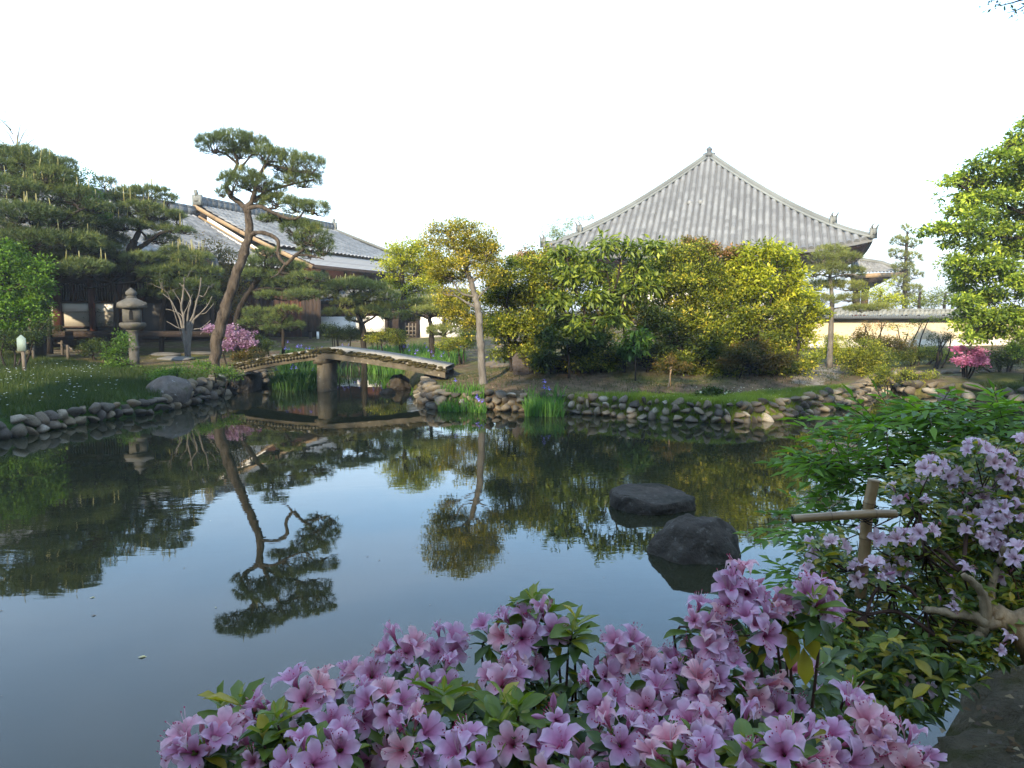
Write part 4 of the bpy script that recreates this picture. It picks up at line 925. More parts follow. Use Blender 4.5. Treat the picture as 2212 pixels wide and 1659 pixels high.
pine('black_pine','dark pine with a flat candle topped crown beside the tiled gable',b,[([b]+A(D,(280,690),(276,640),(284,580),(281,545),(290,520)),.20,.12),(A(D,(290,522),(300,490,.3),(270,450,.3),(250,430)),.10,.03),
   (A(D,(284,545),(310,530),(330,515),(352,502),(385,498)),.09,.03),(A(D,(300,495),(330,468),(365,452)),.06,.025),(A(D,(282,560),(240,540),(200,530)),.07,.03),(A(D,(320,522),(310,505),(296,497)),.04,.03)],
  autopads([(320,485,40,14,.6),(230,520,50,18,.6),(190,470,40,18,.6),(350,520,36,12,.7),(225,398,24,16,.2),(250,432,36,12,0),(280,418,34,14,.3),(322,418,42,15,0),(360,432,26,12,.1),(300,448,44,12,-.3),(345,465,46,12,0),(383,470,24,9,.1),(232,465,46,16,.2),(270,488,50,13,-.2),(220,500,50,16,.4),(370,498,34,9,.2),(400,500,20,9,0),
   (205,540,55,18,-.5),(245,560,46,14,.4),(300,575,34,12,.5),(180,575,40,14,0),(250,588,50,10,.6),(230,530,30,10,.5)],D,6),
  seed=7,L=.15,w=.014,dens=.9,n=15,cand=.10,candL=.34)
D=23.0; b=base(395,D)
root=pine('low_pine','dense dark pine crown with pale candles above the many stemmed grey tree',base(345,24.5),[([base(345,24.5)]+A(24.5,(350,680),(365,620),(380,590)),.09,.05),(A(24.5,(380,590),(410,570),(440,565)),.05,.02),(A(24.5,(370,610),(330,590)),.04,.02)],
  autopads([(380,545,34,14),(355,560,44,16),(415,560,44,16),(330,585,44,14),(385,585,52,16),(440,590,40,16),(350,612,50,14),(420,618,50,16),(300,605,30,12),(385,640,44,10),(325,635,30,10),(450,640,26,12)],24.5,8),seed=9,L=.15,w=.014,dens=.9,cand=.09,candL=.34,mat='pine')
# many stemmed bare grey tree
D=22.8; b=base(402,D)
st=[([b+Vector((x*.06,0,0))]+A(D,*pp),r0,r1) for x,pp,r0,r1 in (
 (-1,((398,715),(397,685),(392,665),(396,630),(398,600)),.042,.025),(-.5,((392,700),(380,670),(368,648),(352,635)),.04,.012),(0,((405,700),(407,672),(412,648),(400,625),(388,612)),.036,.016),
 (.6,((408,710),(418,680),(424,655),(432,625),(434,600)),.042,.018),(1,((412,705),(430,680),(448,660),(458,640)),.032,.012),(-.6,((396,690),(375,672),(358,668)),.02,.008),(.5,((420,690),(445,675),(462,655)),.02,.008),
 (0,((400,720),(380,706),(360,694)),.022,.008),(.3,((412,718),(436,708),(455,692)),.025,.008),(0,((397,690),(406,660),(416,636)),.02,.01),(.2,((424,650),(440,640),(452,618)),.02,.01),(0,((368,648),(358,630),(348,622)),.012,.006),(0,((392,665),(382,640),(372,625)),.018,.008))]
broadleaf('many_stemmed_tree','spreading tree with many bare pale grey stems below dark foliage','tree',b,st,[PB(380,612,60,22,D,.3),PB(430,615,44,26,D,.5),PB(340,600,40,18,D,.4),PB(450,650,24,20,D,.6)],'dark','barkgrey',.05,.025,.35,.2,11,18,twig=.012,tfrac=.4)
D=27
broadleaf('maple_tree','russet and green maple behind the leaning pine trunk','tree',base(470,D),[([base(470,D)]+A(D,(468,690),(475,630),(460,580)),.12,.05),(A(D,(474,640),(500,600)),.06,.03),(A(D,(470,650),(435,590)),.06,.03)],
  [PB(440,555,60,40,D),PB(480,575,40,42,D,-.3),PB(420,590,40,30,D,.4),PB(500,620,34,50,D),PB(470,640,50,50,D,.5),PB(512,665,20,34,D)],'brown','barkdark',.07,.05,.7,.32,12,24,droop=.2)
D=23.4
broadleaf('broad_tree','fresh green broadleaf tree rising behind the dark pines on the far left','tree',base(100,D),[([base(100,D)]+A(D,(98,600),(115,480),(145,400)),.14,.05)],
  [PB(110,385,60,40,D),PB(165,405,44,40,D),PB(190,440,36,34,D),PB(150,470,60,50,D,.3),PB(60,370,60,40,D,.5),PB(215,470,24,26,D),PB(170,530,50,40,D,.5)],'bright','barkdark',.08,.045,.7,.28,13,24)
broadleaf('bare_tree','thin sparse treetop with bare twigs against the sky at the far left','tree',base(40,40),[([base(40,40)]+A(40,(38,500),(36,360),(38,290)),.2,.03)]+[(A(40,(36+dx*.2,y0),(36+dx*.6,y0-22),(36+dx,y0-34)),.035,.008) for dx,y0 in ((-50,330),(-30,310),(30,345),(45,330),(-60,280),(25,310),(10,300),(-40,290),(60,360),(90,380),(120,400))],
  [PB(10,255,34,22,40),PB(60,290,30,16,40),PB(-15,290,30,30,40),PB(100,340,50,16,40),PB(30,320,40,14,40)],'pale','barkgrey',.10,.05,.06,.35,14,9,twig=.014,tfrac=1)
D=20.6
broadleaf('maple_tree','bright green young maple hanging over the left edge of the lawn','tree',base(-30,D+1),[([base(-30,D+1)]+A(D,(-25,700,.5),(-10,640,.3),(20,580)),.09,.04),(A(D,(-10,640),(40,620),(80,620)),.04,.015),(A(D,(-20,690),(30,670),(75,672)),.035,.012)],
  [PB(10,555,52,36,D),PB(-40,560,60,50,D),PB(60,580,42,28,D),PB(20,610,70,32,D,.3),PB(80,620,34,26,D),PB(-20,650,60,40,D),PB(50,660,55,28,D),PB(88,682,26,15,D),PB(20,705,50,24,D),PB(-30,720,50,30,D)],'maple','barkdark',.09,.052,.95,.26,15,22,droop=.25,shell=.35)
D=19
broadleaf('bushy_sapling','leafy light green sapling growing in front of the lantern shaft','shrub',base(255,D),[([base(255,D)]+A(D,(258,775),(262,745),(266,725)),.02,.01)],
  [PB(262,730,20,12,D),PB(248,760,26,18,D),PB(262,785,36,16,D),PB(245,800,30,14,D),PB(275,745,16,16,D),PB(270,815,30,10,D),PB(235,775,14,16,D)],'bright','barkdark',.065,.032,.75,.16,16,15,droop=.1,shell=.3)
# pines behind the leaning one
D=22.5; b=base(505,D)
pine('crooked_pine','shadowed pine with a thick crooked trunk right of the leaning pine',b,[([b]+A(D,(508,720),(515,672),(540,628),(560,600),(575,585)),.10,.06),(A(D,(540,630),(580,622),(640,628)),.05,.02),(A(D,(560,600),(610,590),(660,600)),.05,.02),(A(D,(545,625),(570,640),(620,650)),.04,.02)],
  autopads([(575,572,44,15),(540,560,24,10),(620,578,44,15),(560,595,44,12),(655,605,46,18),(610,615,50,15),(680,628,30,16),(650,640,44,14),(580,640,30,9),(690,600,22,12),(545,590,22,10),(575,545,30,8)],D,17),seed=18,L=.14,w=.012,dens=.75,twig=.018)
D=21.8; b=base(610,D)
pine('clipped_pine','small round clipped pine like a dark cushion right of the pink azalea',b,[([b]+A(D,(612,745),(611,715),(605,700)),.06,.04)],autopads([(600,690,30,15),(628,705,30,13),(590,712,26,11),(560,680,34,18,.5),(545,700,30,16,.5),(620,672,30,12)],D,19),seed=20,L=.12,w=.012,dens=.8)
D=23.5; b=base(785,D)
pine('cloud_pine','low wide cloud pruned pine in two tiers behind the bridge crown',b,[([b]+A(D,(784,715),(778,695),(772,675),(765,655)),.10,.05),(A(D,(780,700),(800,690),(815,680)),.05,.02),(A(D,(772,672),(740,655),(720,640)),.05,.02),(A(D,(768,660),(800,640),(830,635)),.04,.02)],
  autopads([(730,620,36,13),(765,614,36,14),(805,624,38,14),(838,640,26,12),(710,640,24,9),(790,645,40,12),(830,662,30,11),(750,655,34,10),(800,672,40,10),(770,690,24,8,.3),(725,676,26,9),(840,685,20,9)],D,21),seed=22,L=.13,w=.012,dens=.95,cand=.10,candL=.14,mat='pinelight')
D=23; b=base(935,D)
pine('cloud_pine','small spreading pine with a pale bent trunk at the edge of the iris bed',b,[([b]+A(D,(932,735),(933,715),(928,692),(930,680)),.10,.05),(A(D,(930,690),(900,678),(880,670)),.04,.015),(A(D,(930,685),(960,675),(980,668)),.04,.015)],
  autopads([(905,660,40,13),(945,655,44,14),(975,668,34,12),(925,672,36,8),(890,688,22,8),(960,715,40,12),(985,700,24,10),(872,680,16,7)],D,23),seed=24,L=.13,w=.012,dens=.9,cand=.06,candL=.12,mat='pinelight')
# shrubs behind the bridge
pine('low_pine','shaded pine filling the gap under the flat candle topped pine',base(250,24),[([base(250,24)]+A(23.9,(252,690),(250,640),(245,610)),.10,.05)],
  autopads([(150,580,50,13,.8),(210,572,50,13,.9),(290,585,40,13),(330,590,36,13),(130,560,44,14,.9),(240,560,44,14,.9),(300,560,40,14),(330,560,30,12),(90,590,44,16)],23.9,118),seed=119,L=.15,w=.014,dens=.8)
def shrub(label,px,d,blobs,mat,seed,L=.05,W=.025,dens=.9,clump=.16,per=20,name='shrub',group=None,stems=5,h=.5,bark_='barkdark',shell=.55,droop=0,tfrac=.35,cat='shrub'):
    b=base(px,d); r=random.Random(seed); lm=[]
    bl=[PB(x,y,rx,ry,d,(q[0] if q else 0)) for x,y,rx,ry,*q in blobs]
    for i in range(stems):
        c,rr=bl[i%len(bl)]; tgt=c+Vector((r.uniform(-.4,.4)*rr[0],r.uniform(-.3,.3)*rr[1],r.uniform(-.1,.6)*rr[2])); s0=b+Vector((r.uniform(-.12,.12)+(c.x-b.x)*.45,r.uniform(-.1,.1),0)); s0.z=gz(s0.x,s0.y)-.05
        lm.append(([s0,s0.lerp(tgt,.45)+Vector((r.uniform(-.1,.1),r.uniform(-.1,.1),.05)),tgt],.03*h*2,.012*h*2))
    return broadleaf(name,label,cat,b,lm,bl,mat,bark_,L,W,dens,clump,seed,per,droop,.009,tfrac,group,shell,'foliage',6)
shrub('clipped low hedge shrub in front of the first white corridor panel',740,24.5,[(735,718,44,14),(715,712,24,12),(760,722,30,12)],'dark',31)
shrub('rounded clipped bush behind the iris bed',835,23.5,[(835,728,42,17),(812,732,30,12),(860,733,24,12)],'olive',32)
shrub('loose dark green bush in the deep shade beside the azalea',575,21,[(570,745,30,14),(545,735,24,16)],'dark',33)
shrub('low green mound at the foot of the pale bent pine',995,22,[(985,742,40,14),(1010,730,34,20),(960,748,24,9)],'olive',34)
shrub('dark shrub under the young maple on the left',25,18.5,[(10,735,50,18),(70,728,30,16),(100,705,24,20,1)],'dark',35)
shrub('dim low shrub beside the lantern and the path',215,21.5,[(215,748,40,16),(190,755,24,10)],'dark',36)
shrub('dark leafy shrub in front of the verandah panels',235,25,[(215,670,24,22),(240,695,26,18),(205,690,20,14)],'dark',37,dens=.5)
shrub('low fresh green weeds left of the bridge foot',345,16.2,[(350,808,34,9),(395,800,26,8)],'bright',38,L=.06,W=.02,stems=2)
shrub('mixed leafy weeds at the left foot of the bridge',475,17,[(470,800,30,10),(500,808,20,9),(440,790,22,8)],'bright',39,stems=2)
shrub('small russet shrub in front of the pink flowering azalea',545,20.2,[(540,765,30,12),(520,770,24,10)],'brown',40)
# azalea in bloom left of the bridge
D=20.8; root,_=shrub('purple pink azalea in full bloom right of the leaning pine trunk',510,D,[(505,738,40,22),(530,745,30,15),(472,716,20,10)],'olive',41,name='azalea_shrub',dens=.7)
pm_,_=crown([PB(512,726,28,14,D,-.2),PB(532,740,24,10,D,-.25),PB(462,710,18,7,D,-.2),PB(492,714,20,9,D,-.25),PB(498,746,28,7,D,-.35)],.055,.05,1.0,.13,42,22); pm_.obj('blossom',M['magenta'],root)
# trees right of the left halls
D=26; b=base(870,D)
broadleaf('yellow_tree','round sunlit yellow green tree in front of the corridor roof end','tree',b,[([b]+A(D,(868,700),(872,640),(868,590),(872,560)),.14,.05),(A(D,(870,620),(900,590)),.06,.03),(A(D,(868,600),(840,580)),.06,.03)],
  [PB(862,545,36,24,D),PB(900,540,38,22,D),PB(930,560,36,30,D),PB(845,575,28,22,D),PB(885,580,40,24,D,.4),PB(850,610,24,20,D),PB(900,620,50,22,D),PB(940,600,40,26,D,.5),PB(880,650,40,20,D,.6)],'yellow','barkdark',.08,.05,.85,.26,43,24)
D=16.3; b=Vector((at(1042,800,D).x,D,0)); b.z=gz(b.x,b.y)-.08
broadleaf('slender_tree','slender pale trunked tree with a golden crown at the right end of the bridge','tree',b,
 [([b]+A(D,(1040,765),(1037,720),(1034,680),(1028,645),(1020,615),(1008,585),(1000,560)),.095,.045),(A(D,(1002,565),(985,540),(975,515),(965,500)),.04,.015),(A(D,(1000,562),(1015,535),(1010,505)),.04,.015),(A(D,(1018,610),(1040,590),(1050,560),(1040,530)),.035,.012),
  (A(D,(1032,665),(1010,655),(985,640),(962,637)),.03,.01),(A(D,(1028,650),(1045,630),(1070,610)),.03,.01),(A(D,(1025,640),(1000,635),(985,618),(975,600)),.028,.01),(A(D,(1008,590),(975,575),(945,560)),.028,.01),(A(D,(1005,575),(1030,560),(1060,548)),.028,.01)],
 [PB(935,525,30,20,D,.1),PB(1010,530,44,24,D,.2),PB(1060,545,30,20,D),PB(1000,560,50,20,D,.1),PB(950,585,34,16,D),PB(1050,585,34,18,D,-.1),PB(1000,600,36,16,D,.4),PB(960,500,34,22,D),PB(1000,492,36,22,D),PB(1040,505,36,24,D),PB(1065,525,20,22,D),PB(930,495,16,14,D),PB(985,525,40,22,D),PB(940,560,34,20,D,.2),PB(975,570,40,20,D,-.2),PB(1025,545,36,20,D,.3),PB(960,600,40,14,D,.4),PB(1055,560,24,18,D,.3),PB(965,632,26,12,D,.2),PB(1075,610,22,14,D)],'gold','barkgrey',.055,.028,1.0,.17,44,18,twig=.010,tfrac=.6)
# thicket on the island
TG='shrubs and small trees of the island thicket'
rj=random.Random(55)
def thick(name,label,px,d,limbs,blobs,mat,bark_,L,W,dens,clump,seed,per=22,droop=0,tfrac=.45,shell=.4):
    b=base(px,d); lm=[]
    for pts,r0,r1 in limbs:
        p0=base(pts[0][0],d); p0.z-=.06; lm.append(([p0]+A(d,*pts[1:]),r0,r1))
    return broadleaf(name,label,'tree' if 'tree' in name else 'shrub',b,lm,[PB(x+rj.uniform(-10,10),y+rj.uniform(-9,9),rx*rj.uniform(.8,1.1),ry*rj.uniform(.8,1.1),d,(q[0] if q else 0)+rj.uniform(-.45,.35)) for x,y,rx,ry,*q in blobs],mat,bark_,L*1.3,W*1.35,dens*1.5,clump,seed,int(per*.72),droop,.010,tfrac,TG,shell)
thick('golden_shrub','low golden leaved shrub left of the thicket behind the slender tree',980,20,[],[(985,665,40,26),(1015,690,36,30),(960,650,30,18),(1010,640,34,24)],'gold','barkdark',.055,.03,.7,.18,50)
thick('evergreen_shrub','olive and russet leaved bush at the left end of the thicket',1110,17.6,[([(1105,0),(1100,740),(1095,660),(1110,600)],.04,.015),([(1120,0),(1135,730),(1150,660),(1145,590)],.045,.015),([(1112,0),(1110,700),(1080,650)],.03,.012)],
 [(1100,585,44,36),(1140,570,36,28),(1085,640,40,40),(1130,640,50,40),(1100,700,46,36),(1150,700,44,40),(1120,745,46,20),(1170,620,34,50),(1150,760,30,14,-.2)],'olive','barkdark',.055,.028,.78,.18,51)
thick('russet_shrub','tall reddish leaved shrub beside the left eave of the hall',1135,18.8,[([(1150,0),(1150,700),(1145,620),(1135,560)],.05,.015)],[(1140,555,34,20),(1115,560,24,16),(1165,580,34,26),(1185,555,22,20),(1095,600,22,20)],'red','barkdark',.055,.03,.75,.16,52)
D=16.9
thick('rhododendron','tall rhododendron with large drooping leaves before the left of the hall roof',1240,D,[([(1262,0),(1260,720),(1262,670),(1240,620),(1225,560)],.05,.018),([(1270,0),(1275,715),(1300,670),(1330,620),(1340,560)],.055,.018),([(1225,0),(1220,700),(1215,640),(1210,580)],.035,.012),([(1300,0),(1305,700),(1318,640),(1310,580)],.03,.012),([(1258,0),(1245,700),(1215,670),(1195,640)],.04,.012),([(1350,0),(1350,720),(1345,660),(1370,600),(1390,545)],.045,.015)],
 [(1215,548,40,22),(1260,545,30,16),(1310,535,40,18),(1360,530,36,18),(1400,538,34,20),(1230,590,34,24),(1300,580,40,22),(1370,575,40,24),(1210,640,34,24),(1280,640,36,22),(1350,630,40,26),(1330,690,34,24),(1250,700,40,26,-.2),(1400,620,34,30)],'rhodo','barkdark',.15,.045,.50,.21,53,12,droop=.75,tfrac=.8,shell=.2)
thick('evergreen_shrub','dark low evergreen with broad leaves under the rhododendron',1230,16.5,[([(1230,0),(1228,770),(1222,740)],.03,.012)],[(1200,740,40,26),(1245,750,40,26),(1290,735,36,24),(1180,770,34,16),(1250,785,30,12),(1220,700,40,24,.3)],'dark','barkdark',.09,.035,.65,.18,54,18,droop=.2)
thick('broad_leaf_plant','light green plant with long hanging leaves in the middle of the thicket',1370,16.2,[([(1375,0),(1372,770),(1368,735)],.02,.01)],[(1365,725,34,22),(1380,755,30,16),(1345,750,24,16)],'bright','barkdark',.14,.04,.45,.17,55,12,droop=.8,shell=.15)
thick('evergreen_tree','dense olive tree with reddish tips in the centre of the thicket',1500,17.6,[([(1480,0),(1490,720),(1500,650),(1510,590)],.07,.02),([(1520,0),(1510,730),(1490,660),(1450,600)],.05,.02),([(1500,0),(1540,700),(1555,620)],.05,.02)],
 [(1450,560,40,30),(1500,550,44,26),(1470,600,50,34),(1530,590,44,36),(1440,640,44,36),(1500,650,54,40),(1460,700,50,36),(1530,700,50,40),(1430,590,34,36,.4),(1560,650,34,40)],'olive','barkdark',.06,.028,.72,.19,56,24)
thick('russet_shrub','reddish topped shrub against the middle of the hall roof',1530,18.5,[([(1540,0),(1535,650),(1530,580)],.05,.015)],[(1540,540,40,18),(1580,550,34,20),(1500,535,34,14),(1570,590,34,26)],'red','barkdark',.055,.03,.7,.16,57)
thick('yellow_shrub','sunlit yellow green large leaved shrub right of centre in the thicket',1640,17.8,[([(1630,0),(1632,700),(1625,620),(1620,560)],.05,.016),([(1650,0),(1655,700),(1670,620),(1680,560)],.05,.016),([(1625,0),(1600,700),(1590,620)],.04,.014)],
 [(1610,555,40,28),(1660,550,44,26),(1705,560,34,26),(1640,600,54,34),(1600,630,44,36),(1690,610,44,34),(1590,590,30,30),(1725,590,24,22)],'yellow','barkdark',.085,.04,.66,.2,58,18,droop=.25)
thick('evergreen_shrub','olive bush filling the lower right of the thicket',1640,17.2,[([(1630,0),(1635,750),(1640,690)],.04,.015)],[(1590,690,44,36),(1640,680,50,36),(1690,690,40,40),(1610,740,50,34),(1670,745,50,34),(1560,730,36,36),(1550,770,34,20),(1640,790,50,16,-.2)],'olive','barkdark',.06,.028,.78,.18,59,22)
thick('nandina_shrub','bushy red tinged nandina low in front of the thicket',1620,16.4,[([(1600,0),(1605,790),(1600,760)],.02,.01)],[(1600,770,44,22),(1650,785,44,20),(1570,790,34,16),(1690,775,34,20),(1630,755,34,18)],'brown','barkdark',.05,.02,.7,.14,60,24)
thick('evergreen_shrub','deep green shadowed shrub between the plant with hanging leaves and the sapling',1450,17.1,[([(1450,0),(1452,770),(1455,740)],.03,.012)],[(1430,700,44,30),(1470,740,44,30),(1520,760,44,26),(1420,750,34,22),(1530,790,30,14),(1410,680,30,24)],'dark','barkdark',.08,.03,.7,.18,61,20)
thick('yellow_shrub','brightest yellow green maple bush at the right end of the thicket',1730,18.6,[([(1725,0),(1725,740),(1720,690)],.05,.015)],[(1710,650,40,26),(1745,670,34,26),(1720,690,44,30),(1750,640,26,20),(1735,730,30,36),(1710,745,36,30)],'yellow','barkdark',.06,.035,.8,.19,62,24,droop=.15)
thick('yellow_shrub','golden tinted bush glowing behind the rhododendron',1300,19.5,[([(1300,0),(1300,700),(1300,640)],.03,.01)],[(1280,650,44,34),(1330,680,44,36),(1250,690,34,30),(1380,660,40,40),(1290,720,50,24)],'gold','barkdark',.06,.03,.55,.2,63,20)

thick('evergreen_shrub','tall shaded evergreen at the back of the thicket below the hall eave',1290,19.0,[([(1290,0),(1290,700),(1290,600)],.05,.02)],[(1240,600,60,34),(1320,600,60,34),(1390,590,50,34),(1200,650,50,34),(1340,670,60,40),(1270,700,60,34),(1400,710,50,40)],'olive','barkdark',.07,.035,.6,.2,168,20)
thick('evergreen_shrub','dense backing shrub between the centre and the yellow right end of the thicket',1560,19.4,[([(1560,0),(1560,700),(1560,600)],.05,.02)],[(1450,600,50,40),(1520,610,60,40),(1600,640,60,44),(1680,650,60,40),(1480,690,60,44),(1580,710,60,40),(1660,720,50,34)],'olive','barkdark',.07,.035,.6,.2,169,20)
thick('gold_leaved_bush','warm golden bush glowing behind the left bush of the thicket',1090,20.5,[([(1090,0),(1090,700),(1090,650)],.03,.01)],[(1060,640,44,30),(1110,660,40,40),(1050,700,40,30),(1150,690,40,40),(1080,600,34,24)],'gold','barkdark',.06,.03,.6,.2,170,20)
thick('evergreen_shrub','olive bush closing the gap behind the upright boulder',1190,18.2,[([(1190,0),(1190,720),(1190,640)],.03,.01)],[(1100,720,44,44),(1160,640,44,60),(1180,720,50,50),(1070,690,34,40),(1090,760,40,16),(1060,620,30,30),(1190,560,34,30)],'olive','barkdark',.06,.03,.7,.2,171,20)
thick('evergreen_shrub','low leafy skirt of the thicket between rhododendron and nandina',1400,16.9,[([(1400,0),(1400,790),(1400,760)],.03,.01)],[(1330,770,50,26),(1400,775,50,24),(1270,770,40,24),(1470,780,50,24),(1540,760,40,30)],'olive','barkdark',.06,.028,.6,.17,172,20)
thick('evergreen_shrub','low spreading bush at the lower right foot of the thicket beside the path',1700,17.0,[([(1690,0),(1690,790),(1690,770)],.03,.01)],[(1640,800,60,18),(1700,790,50,22),(1580,800,50,16),(1740,775,30,22),(1500,800,50,14)],'olive','barkdark',.055,.028,.7,.16,173,20)
thick('evergreen_shrub','low yellowish bush at the lower left foot of the thicket',1190,17.0,[([(1190,0),(1190,785),(1190,765)],.03,.01)],[(1180,785,44,16),(1240,795,44,14),(1300,795,44,14),(1150,745,40,22,.4)],'olive','barkdark',.06,.03,.7,.16,174,20)
# sapling with stakes
D=15.2; b=base(1445,D)
root,_=broadleaf('sapling','thin young tree tied to a leaning stake on the bank','tree',b,[([b]+A(D,(1445,830),(1448,800),(1450,775)),.014,.008)],[PB(1445,785,22,11,D),PB(1470,792,24,10,D),PB(1425,795,16,9,D),PB(1452,772,9,8,D),PB(1490,798,12,6,D)],'brown','barkgrey',.045,.022,.75,.10,64,16,twig=.005,shell=.2)
MB().tube(A(D,(1440,858),(1455,770)),.010,6).obj('stake',M['bamboo'],root); MB().tube(A(D,(1449,858),(1447,768)),.010,6).obj('stake',M['bamboo'],root)
thick('weed_patch','fresh green weeds around the foot of the staked sapling',1430,14.6,[([(1430,0),(1430,845)],.008,.005)],[(1420,850,34,10),(1455,855,26,9),(1390,852,24,7)],'bright','barkdark',.05,.014,.9,.10,65,20)
root,_=thick('flowering_shrub','low dark shrub with small white flowers on the stone edging',1555,14.1,[([(1555,0),(1555,860)],.012,.008)],[(1540,862,32,15),(1575,866,30,13),(1555,875,36,9)],'dark','barkdark',.05,.028,1.0,.11,66,22)
rng=np.random.default_rng(8); fm=MB()
for i in range(26):
    p=at(1555+rng.normal()*24,860+rng.normal()*10,13.75+rng.random()*.2); 
    for k in range(5): leaves(fm,np.array([tuple(p)]),np.array([[math.cos(k*1.257),-.5,math.sin(k*1.257)]]),np.array([[0,-1.,0]]),.026,.02,np.array([rng.random()]))
fm.obj('blossom',M['whitepetal'],root)
# pale pine behind the thicket, conifers, right side
D=21; b=base(1797,D)
pine('young_pine','upright pale pine with light trunk in front of the right eave of the hall',b,[([b]+A(D,(1796,690),(1797,640),(1793,600),(1797,560)),.085,.035)]+[(A(D,(1795,y),(1795+dx*.6,y-8),(1795+dx,y-4)),.025,.01) for dx,y in ((-45,640),(50,650),(60,600),(-50,600),(-40,570),(40,565),(-55,680),(90,668))],
  autopads([(1797,545,34,15),(1775,560,28,14),(1825,560,34,14),(1760,590,30,13),(1830,590,38,14),(1795,580,30,14),(1765,620,34,13),(1835,620,34,12),(1795,615,30,12),(1770,650,40,12),(1840,645,28,10),(1890,665,34,6),(1855,668,30,7),(1765,675,26,8)],D,70),seed=71,L=.13,w=.011,dens=.8,mat='pinelight',bark_='barkgrey')
pine('tall_conifer','tall sparse pale conifer standing beyond the garden wall',base(1955,44),[([base(1955,44)]+A(44,(1955,640),(1957,560),(1960,500)),.2,.05)],
  [PB(1960,498,14,12,44),PB(1945,522,20,12,44),PB(1970,528,18,12,44),PB(1938,550,18,12,44),PB(1968,560,22,14,44),PB(1950,580,24,12,44),PB(1975,595,20,12,44),PB(1940,610,22,14,44),PB(1965,630,28,16,44),PB(1945,650,28,14,44)],seed=72,L=.26,w=.04,dens=.8,mat='pinelight',n=10)
def back(label,px,d,bl,mat,seed,name='garden_tree',L=.10,W=.06,dens=.6,clump=.4,per=22):
    b=base(px,d); return broadleaf(name,label,'tree',b,[([b]+A(d,(px,660),(px+3,630)),.09,.04)],[PB(*q,d) for q in bl],mat,'barkdark',L,W,dens,clump,seed,per)
back('sunlit yellow bush beyond the wall below the small tiled roof',1900,36,[(1885,635,26,20),(1910,625,26,18),(1930,645,30,18),(1900,655,40,14)],'yellow',73)
back('yellowish palm like shrub beyond the right part of the wall',2040,36,[(2020,645,30,18),(2055,640,34,20),(2085,650,30,18),(2000,655,30,12)],'pale',74)
back('dark pointed shrub between the yellow bushes beyond the wall',1985,34,[(1985,650,20,12),(1968,656,20,10),(2008,652,16,12)],'olive',75)
back('pale feathery tree behind the left corner of the hall roof',1215,66,[(1195,490,24,14),(1225,485,26,16),(1265,470,22,8),(1210,505,34,12),(1180,505,12,10)],'pale',76,dens=.5,L=.14,clump=.5)
back('yellow bush far behind the left eave of the hall',1170,40,[(1175,600,34,34),(1210,640,50,36),(1140,650,40,40),(1250,600,30,24)],'yellow',77)
# hedge shrubs on the right of the path
shrub('sunlit yellow shrub at the end of the earth path by the wall',1805,22,[(1800,745,34,26),(1825,765,30,16),(1790,765,24,14)],'yellow',80,dens=1.0)
shrub('leafy camellia bush with pale buds at the start of the right bank',1870,18.6,[(1860,755,44,24),(1890,780,50,26),(1850,790,34,22),(1880,810,44,16),(1830,775,24,16)],'olive',81,dens=1.2)
shrub('reddish shrub behind the camellia bush in front of the wall',1900,21,[(1890,738,44,14),(1940,745,44,14),(1860,725,20,14)],'brown',82,dens=1.0)
shrub('low green hedge between the upper stones and the garden wall',1985,22,[(1985,762,50,16),(2035,768,34,14),(1950,770,34,14)],'olive',83,dens=1.2)
shrub('red leaved maple sprig against the cream wall',1875,23,[(1870,705,26,12),(1905,700,18,9)],'red',84,dens=.35,L=.05)
shrub('thin leafy branches reaching across the middle of the cream wall',1960,23.5,[(1945,705,24,8),(1985,700,24,8),(1960,722,14,8),(2010,690,20,6)],'olive',85,dens=.3,stems=4)
shrub('small camellia in front of the wall left of the big tree',2030,21,[(2030,735,24,14),(2055,728,16,10)],'dark',86,dens=.6)
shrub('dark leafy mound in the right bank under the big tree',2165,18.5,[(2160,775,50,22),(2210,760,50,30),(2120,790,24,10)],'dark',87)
shrub('trailing shrub on the island bank corner over the channel',1885,17.6,[(1890,822,26,12),(1870,830,24,8),(1912,805,20,14)],'olive',88)
shrub('green tuft growing between the upper stones and the water on the right',1975,17.8,[(1975,820,34,14),(1950,808,24,10),(2010,812,20,8)],'olive',89)
D=17.8; root,_=shrub('rose pink azalea behind the lichened boulder on the right bank',2095,D,[(2095,778,40,20)],'dark',90,name='azalea_shrub',dens=.7)
pm_,_=crown([PB(2110,765,22,10,D,-.2),PB(2080,780,22,10,D,-.3),PB(2072,755,12,8,D,-.2),PB(2115,782,20,8,D,-.35)],.05,.045,.8,.11,91,18); pm_.obj('blossom',M['pinkfar'],root)
# big tree on the right
D=17.6; b=base(2390,D)
rr_=random.Random(12); bl=[]
for x,y,rx,ry in ((2225,265,26,12),(2212,300,34,16),(2180,322,34,10),(2150,335,26,9),(2230,340,50,22),(2110,358,30,8),(2165,368,44,14),(2075,385,34,8),(2120,395,44,13),(2205,395,50,20),(2045,396,18,5),(2085,425,44,11),(2150,425,50,17),(2062,455,30,8),(2115,462,44,12),(2190,460,56,24),(2030,492,34,7),(2000,503,16,5),(2080,495,44,12),(2150,500,54,18),(2055,525,28,7),(2110,535,44,13),(2195,535,60,26),(2075,562,36,9),(2140,575,54,18),(2050,585,22,7),(2095,598,44,12),(2200,610,60,28),(2075,618,30,8),(2130,640,54,18),(2085,652,36,11),(2105,680,44,14),(2190,680,60,26),(2085,702,24,10),(2140,712,54,20),(2100,730,24,9),(2270,480,80,60),(2290,620,80,60),(2280,370,80,60),(2250,320,40,40),(2260,700,60,40)):
    bl.append(PB(x,y,rx,ry,D,rr_.uniform(-.5,.5)))
